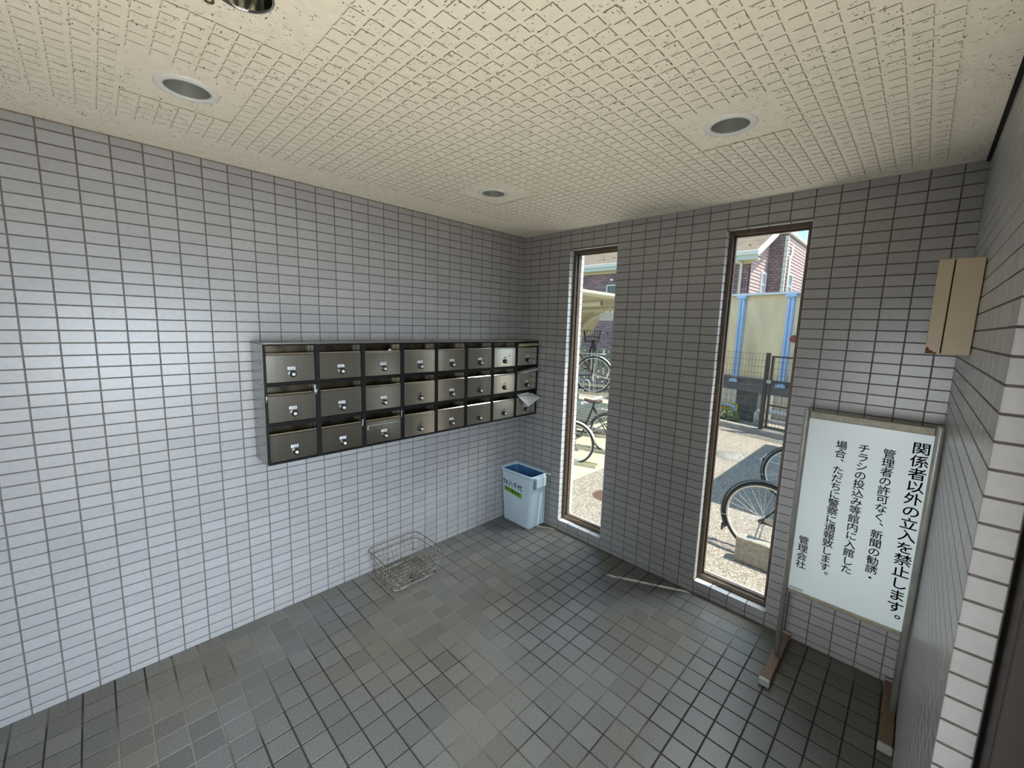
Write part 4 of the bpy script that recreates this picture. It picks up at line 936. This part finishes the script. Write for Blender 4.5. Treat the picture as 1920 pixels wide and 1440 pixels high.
MB().tube([(-14.3, YR, zr+0.02), (HXE+0.3, YR, zr+0.02)], 0.07, 8).build('ridge_cap', M['rooftile'], t)
for sgn, nm in ((1, 'bargeboard'), (-1, 'bargeboard')):
    y_e = ye if sgn > 0 else 2*YR-ye
    MB().prism([(y_e, ze+0.05), (YR, zr+0.05), (YR, zr-0.20), (y_e, ze-0.20)], 0, HXE+0.30, HXE+0.36).build(nm, M['trimwhite'], t)
    MB().prism([(y_e, ze-0.02), (YR, zr-0.02), (YR, zr-0.08), (y_e, ze-0.08)], 0, HXE-0.0, HXE+0.30).build('verge_soffit', M['trimwhite'], t)
MB().rbox(-14.3, HXE+0.36, ye-0.10, ye+0.02, ze-0.14, ze+0.03, 0.02).build('gutter', M['trimwhite'], t)
MB().box(-14.3, HXE+0.30, ye-0.02, ye+0.02, ze-0.30, ze-0.142).build('fascia', M['trimgreen'], t)
MB().box(-14.3, HXE+0.30, ye+0.021, HYF+0.02, ze-0.30, ze-0.24).build('eave_soffit', M['trimyel'], t)
MB().box(-14.0, HXE, HYF-0.03, HYF+0.0, ze-0.40, ze-0.301).build('frieze', M['trimyel'], t)
MB().tube([(-3.25, ye-0.03, ze-0.14), (-3.25, ye-0.03, ze-0.28), (-3.10, HYF-0.10, ze-0.40), (-3.10, HYF-0.08, ZG)], 0.055, 10).build('downpipe', M['trimwhite'], t)
for k in range(9): MB().rbox(-12.6+1.13*k+0.3*(k % 3), -12.55+1.13*k+0.3*(k % 3), ye+0.62+0.12*(k % 2), ye+0.70+0.12*(k % 2), ze+0.29+0.05*(k % 2), ze+0.39+0.05*(k % 2), 0.01, 1).build('snow_guard', M['sidingline'], t)
def win_x(y0, y1, z0, z1, X, nm='window'):
    f = MB(); b = 0.07
    for q_ in ((y0-b, y0, z0-b, z1+b), (y1, y1+b, z0-b, z1+b)): f.box(X, X+0.07, *q_)
    f.box(X, X+0.07, y0, y1, z0-b, z0); f.box(X, X+0.07, y0, y1, z1, z1+b)
    f.box(X+0.01, X+0.05, (y0+y1)/2-0.02, (y0+y1)/2+0.02, z0, z1); f.box(X+0.01, X+0.05, y0, y1, (z0+z1)/2-0.02, (z0+z1)/2+0.02)
    w_ = f.build(nm, M['white'], t); MB().box(X-0.0, X+0.012, y0, y1, z0, z1).build('pane', M['darkglass'], w_)
def win_y(x0, x1, z0, z1, Y, nm='window'):
    f = MB(); b = 0.07
    for q_ in ((x0-b, x0, z0-b, z1+b), (x1, x1+b, z0-b, z1+b)): f.box(q_[0], q_[1], Y-0.07, Y, q_[2], q_[3])
    f.box(x0, x1, Y-0.07, Y, z0-b, z0); f.box(x0, x1, Y-0.07, Y, z1, z1+b)
    w_ = f.build(nm, M['trimgreen'], t); MB().box(x0, x1, Y-0.012, Y, z0, z1).build('pane', M['darkglass'], w_)
win_x(17.45, 18.0, 3.2, 4.10, HXE+0.02)
win_y(-9.25, -8.2, 3.1, 3.72, HYF)
lp = MB().lathe([(0.0, -0.10), (0.07, -0.08), (0.10, 0.0), (0.0, 0.02)], 16, Matrix.Translation((-9.0, HYF-0.10, 4.05))).build('dome_lamp', M['white'], t)
# projecting brick and siding bay
TX, TY0, TY1, TZ = -2.10, 18.27, 23.2, 5.78
MB().box(HXE, TX-0.03, TY0+0.03, TY1, ZG, TZ).build('bay_core', M['sidingline'], t)
mb = MB(); z = ZG; k = 0
while z < TZ-0.05:
    x_ = HXE-(0.1 if k % 2 else 0)
    while x_ < TX-0.10:
        a, b = max(x_, HXE), min(x_+0.20, TX-0.09)
        if b-a > 0.03: mb.box(a, b-0.012, TY0, TY0+0.035, z, min(z+0.098, TZ))
        x_ += 0.20
    z += 0.112; k += 1
mb.build('bay_bricks', M['brick'], t, kind='stuff')
mb = MB(); z = ZG
while z < TZ-0.1: mb.prism([(TX-0.03, z), (TX+0.028, z), (TX+0.010, z+0.125), (TX-0.03, z+0.125)], 1, TY0+0.1, TY1); z += 0.14
mb.build('bay_siding', M['siding'], t, kind='stuff')
for k in range(28): MB().box(TX-0.085, TX+0.035, TY0-0.015, TY0+0.12, ZG+0.215*k, ZG+0.215*k+0.20).build('corner_block', M['trimwhite'], t)
MB().rbox(HXE-0.05, TX+0.10, TY0-0.10, TY1+0.05, TZ+0.002, TZ+0.12, 0.02).build('parapet_cap', M['trimwhite'], t)
MB().lathe([(0.22, 0.12), (0.20, 0.20), (0.08, 0.30), (0.05, 0.40), (0.0, 0.46)], 12, Matrix.Translation((HXE+0.25, TY0+0.25, TZ))).build('finial', M['trimwhite'], t)
win_x(18.75, 19.45, 3.2, 4.15, TX+0.02); win_x(21.9, 22.5, 3.2, 4.3, TX+0.02)
MB().tube([(TX+0.08, 18.62, ZG), (TX+0.08, 18.62, 4.85), (TX+0.08, 18.9, 5.0), (TX+0.08, 18.9, 5.35)], 0.05, 8).build('downpipe', M['trimwhite'], t)
# second shelter that shades the yard (only its shadow and edge reach the view)
t = thing('yard_canopy', 'flat canopy right of the windows shading the asphalt', 'canopy', (0, 0, 0))
MB().box(1.78, 6.5, 2.85, 6.15, 2.50, 2.62).build('roof', M['darkbeam'], t)
for x_, y_ in ((3.6, 3.1), (3.6, 5.9), (6.2, 3.1), (6.2, 5.9)): MB().tube([(x_, y_, ZG), (x_, y_, 2.498)], 0.05, 10).build('column', M['bikesilver'], t)
# round sticker on the right window pane
q = MB().lathe([(0.0, 0.0), (0.0215, 0.0), (0.0215, 0.0012), (0.0, 0.0012)], 24, Matrix.Translation((1.945-0.004, 0.0845, 1.625)) @ Matrix.Rotation(PI/2, 4, 'X')).build('round_sticker', M['sticker']); tag(q, 'small faded red round sticker on the right window pane', 'sticker')
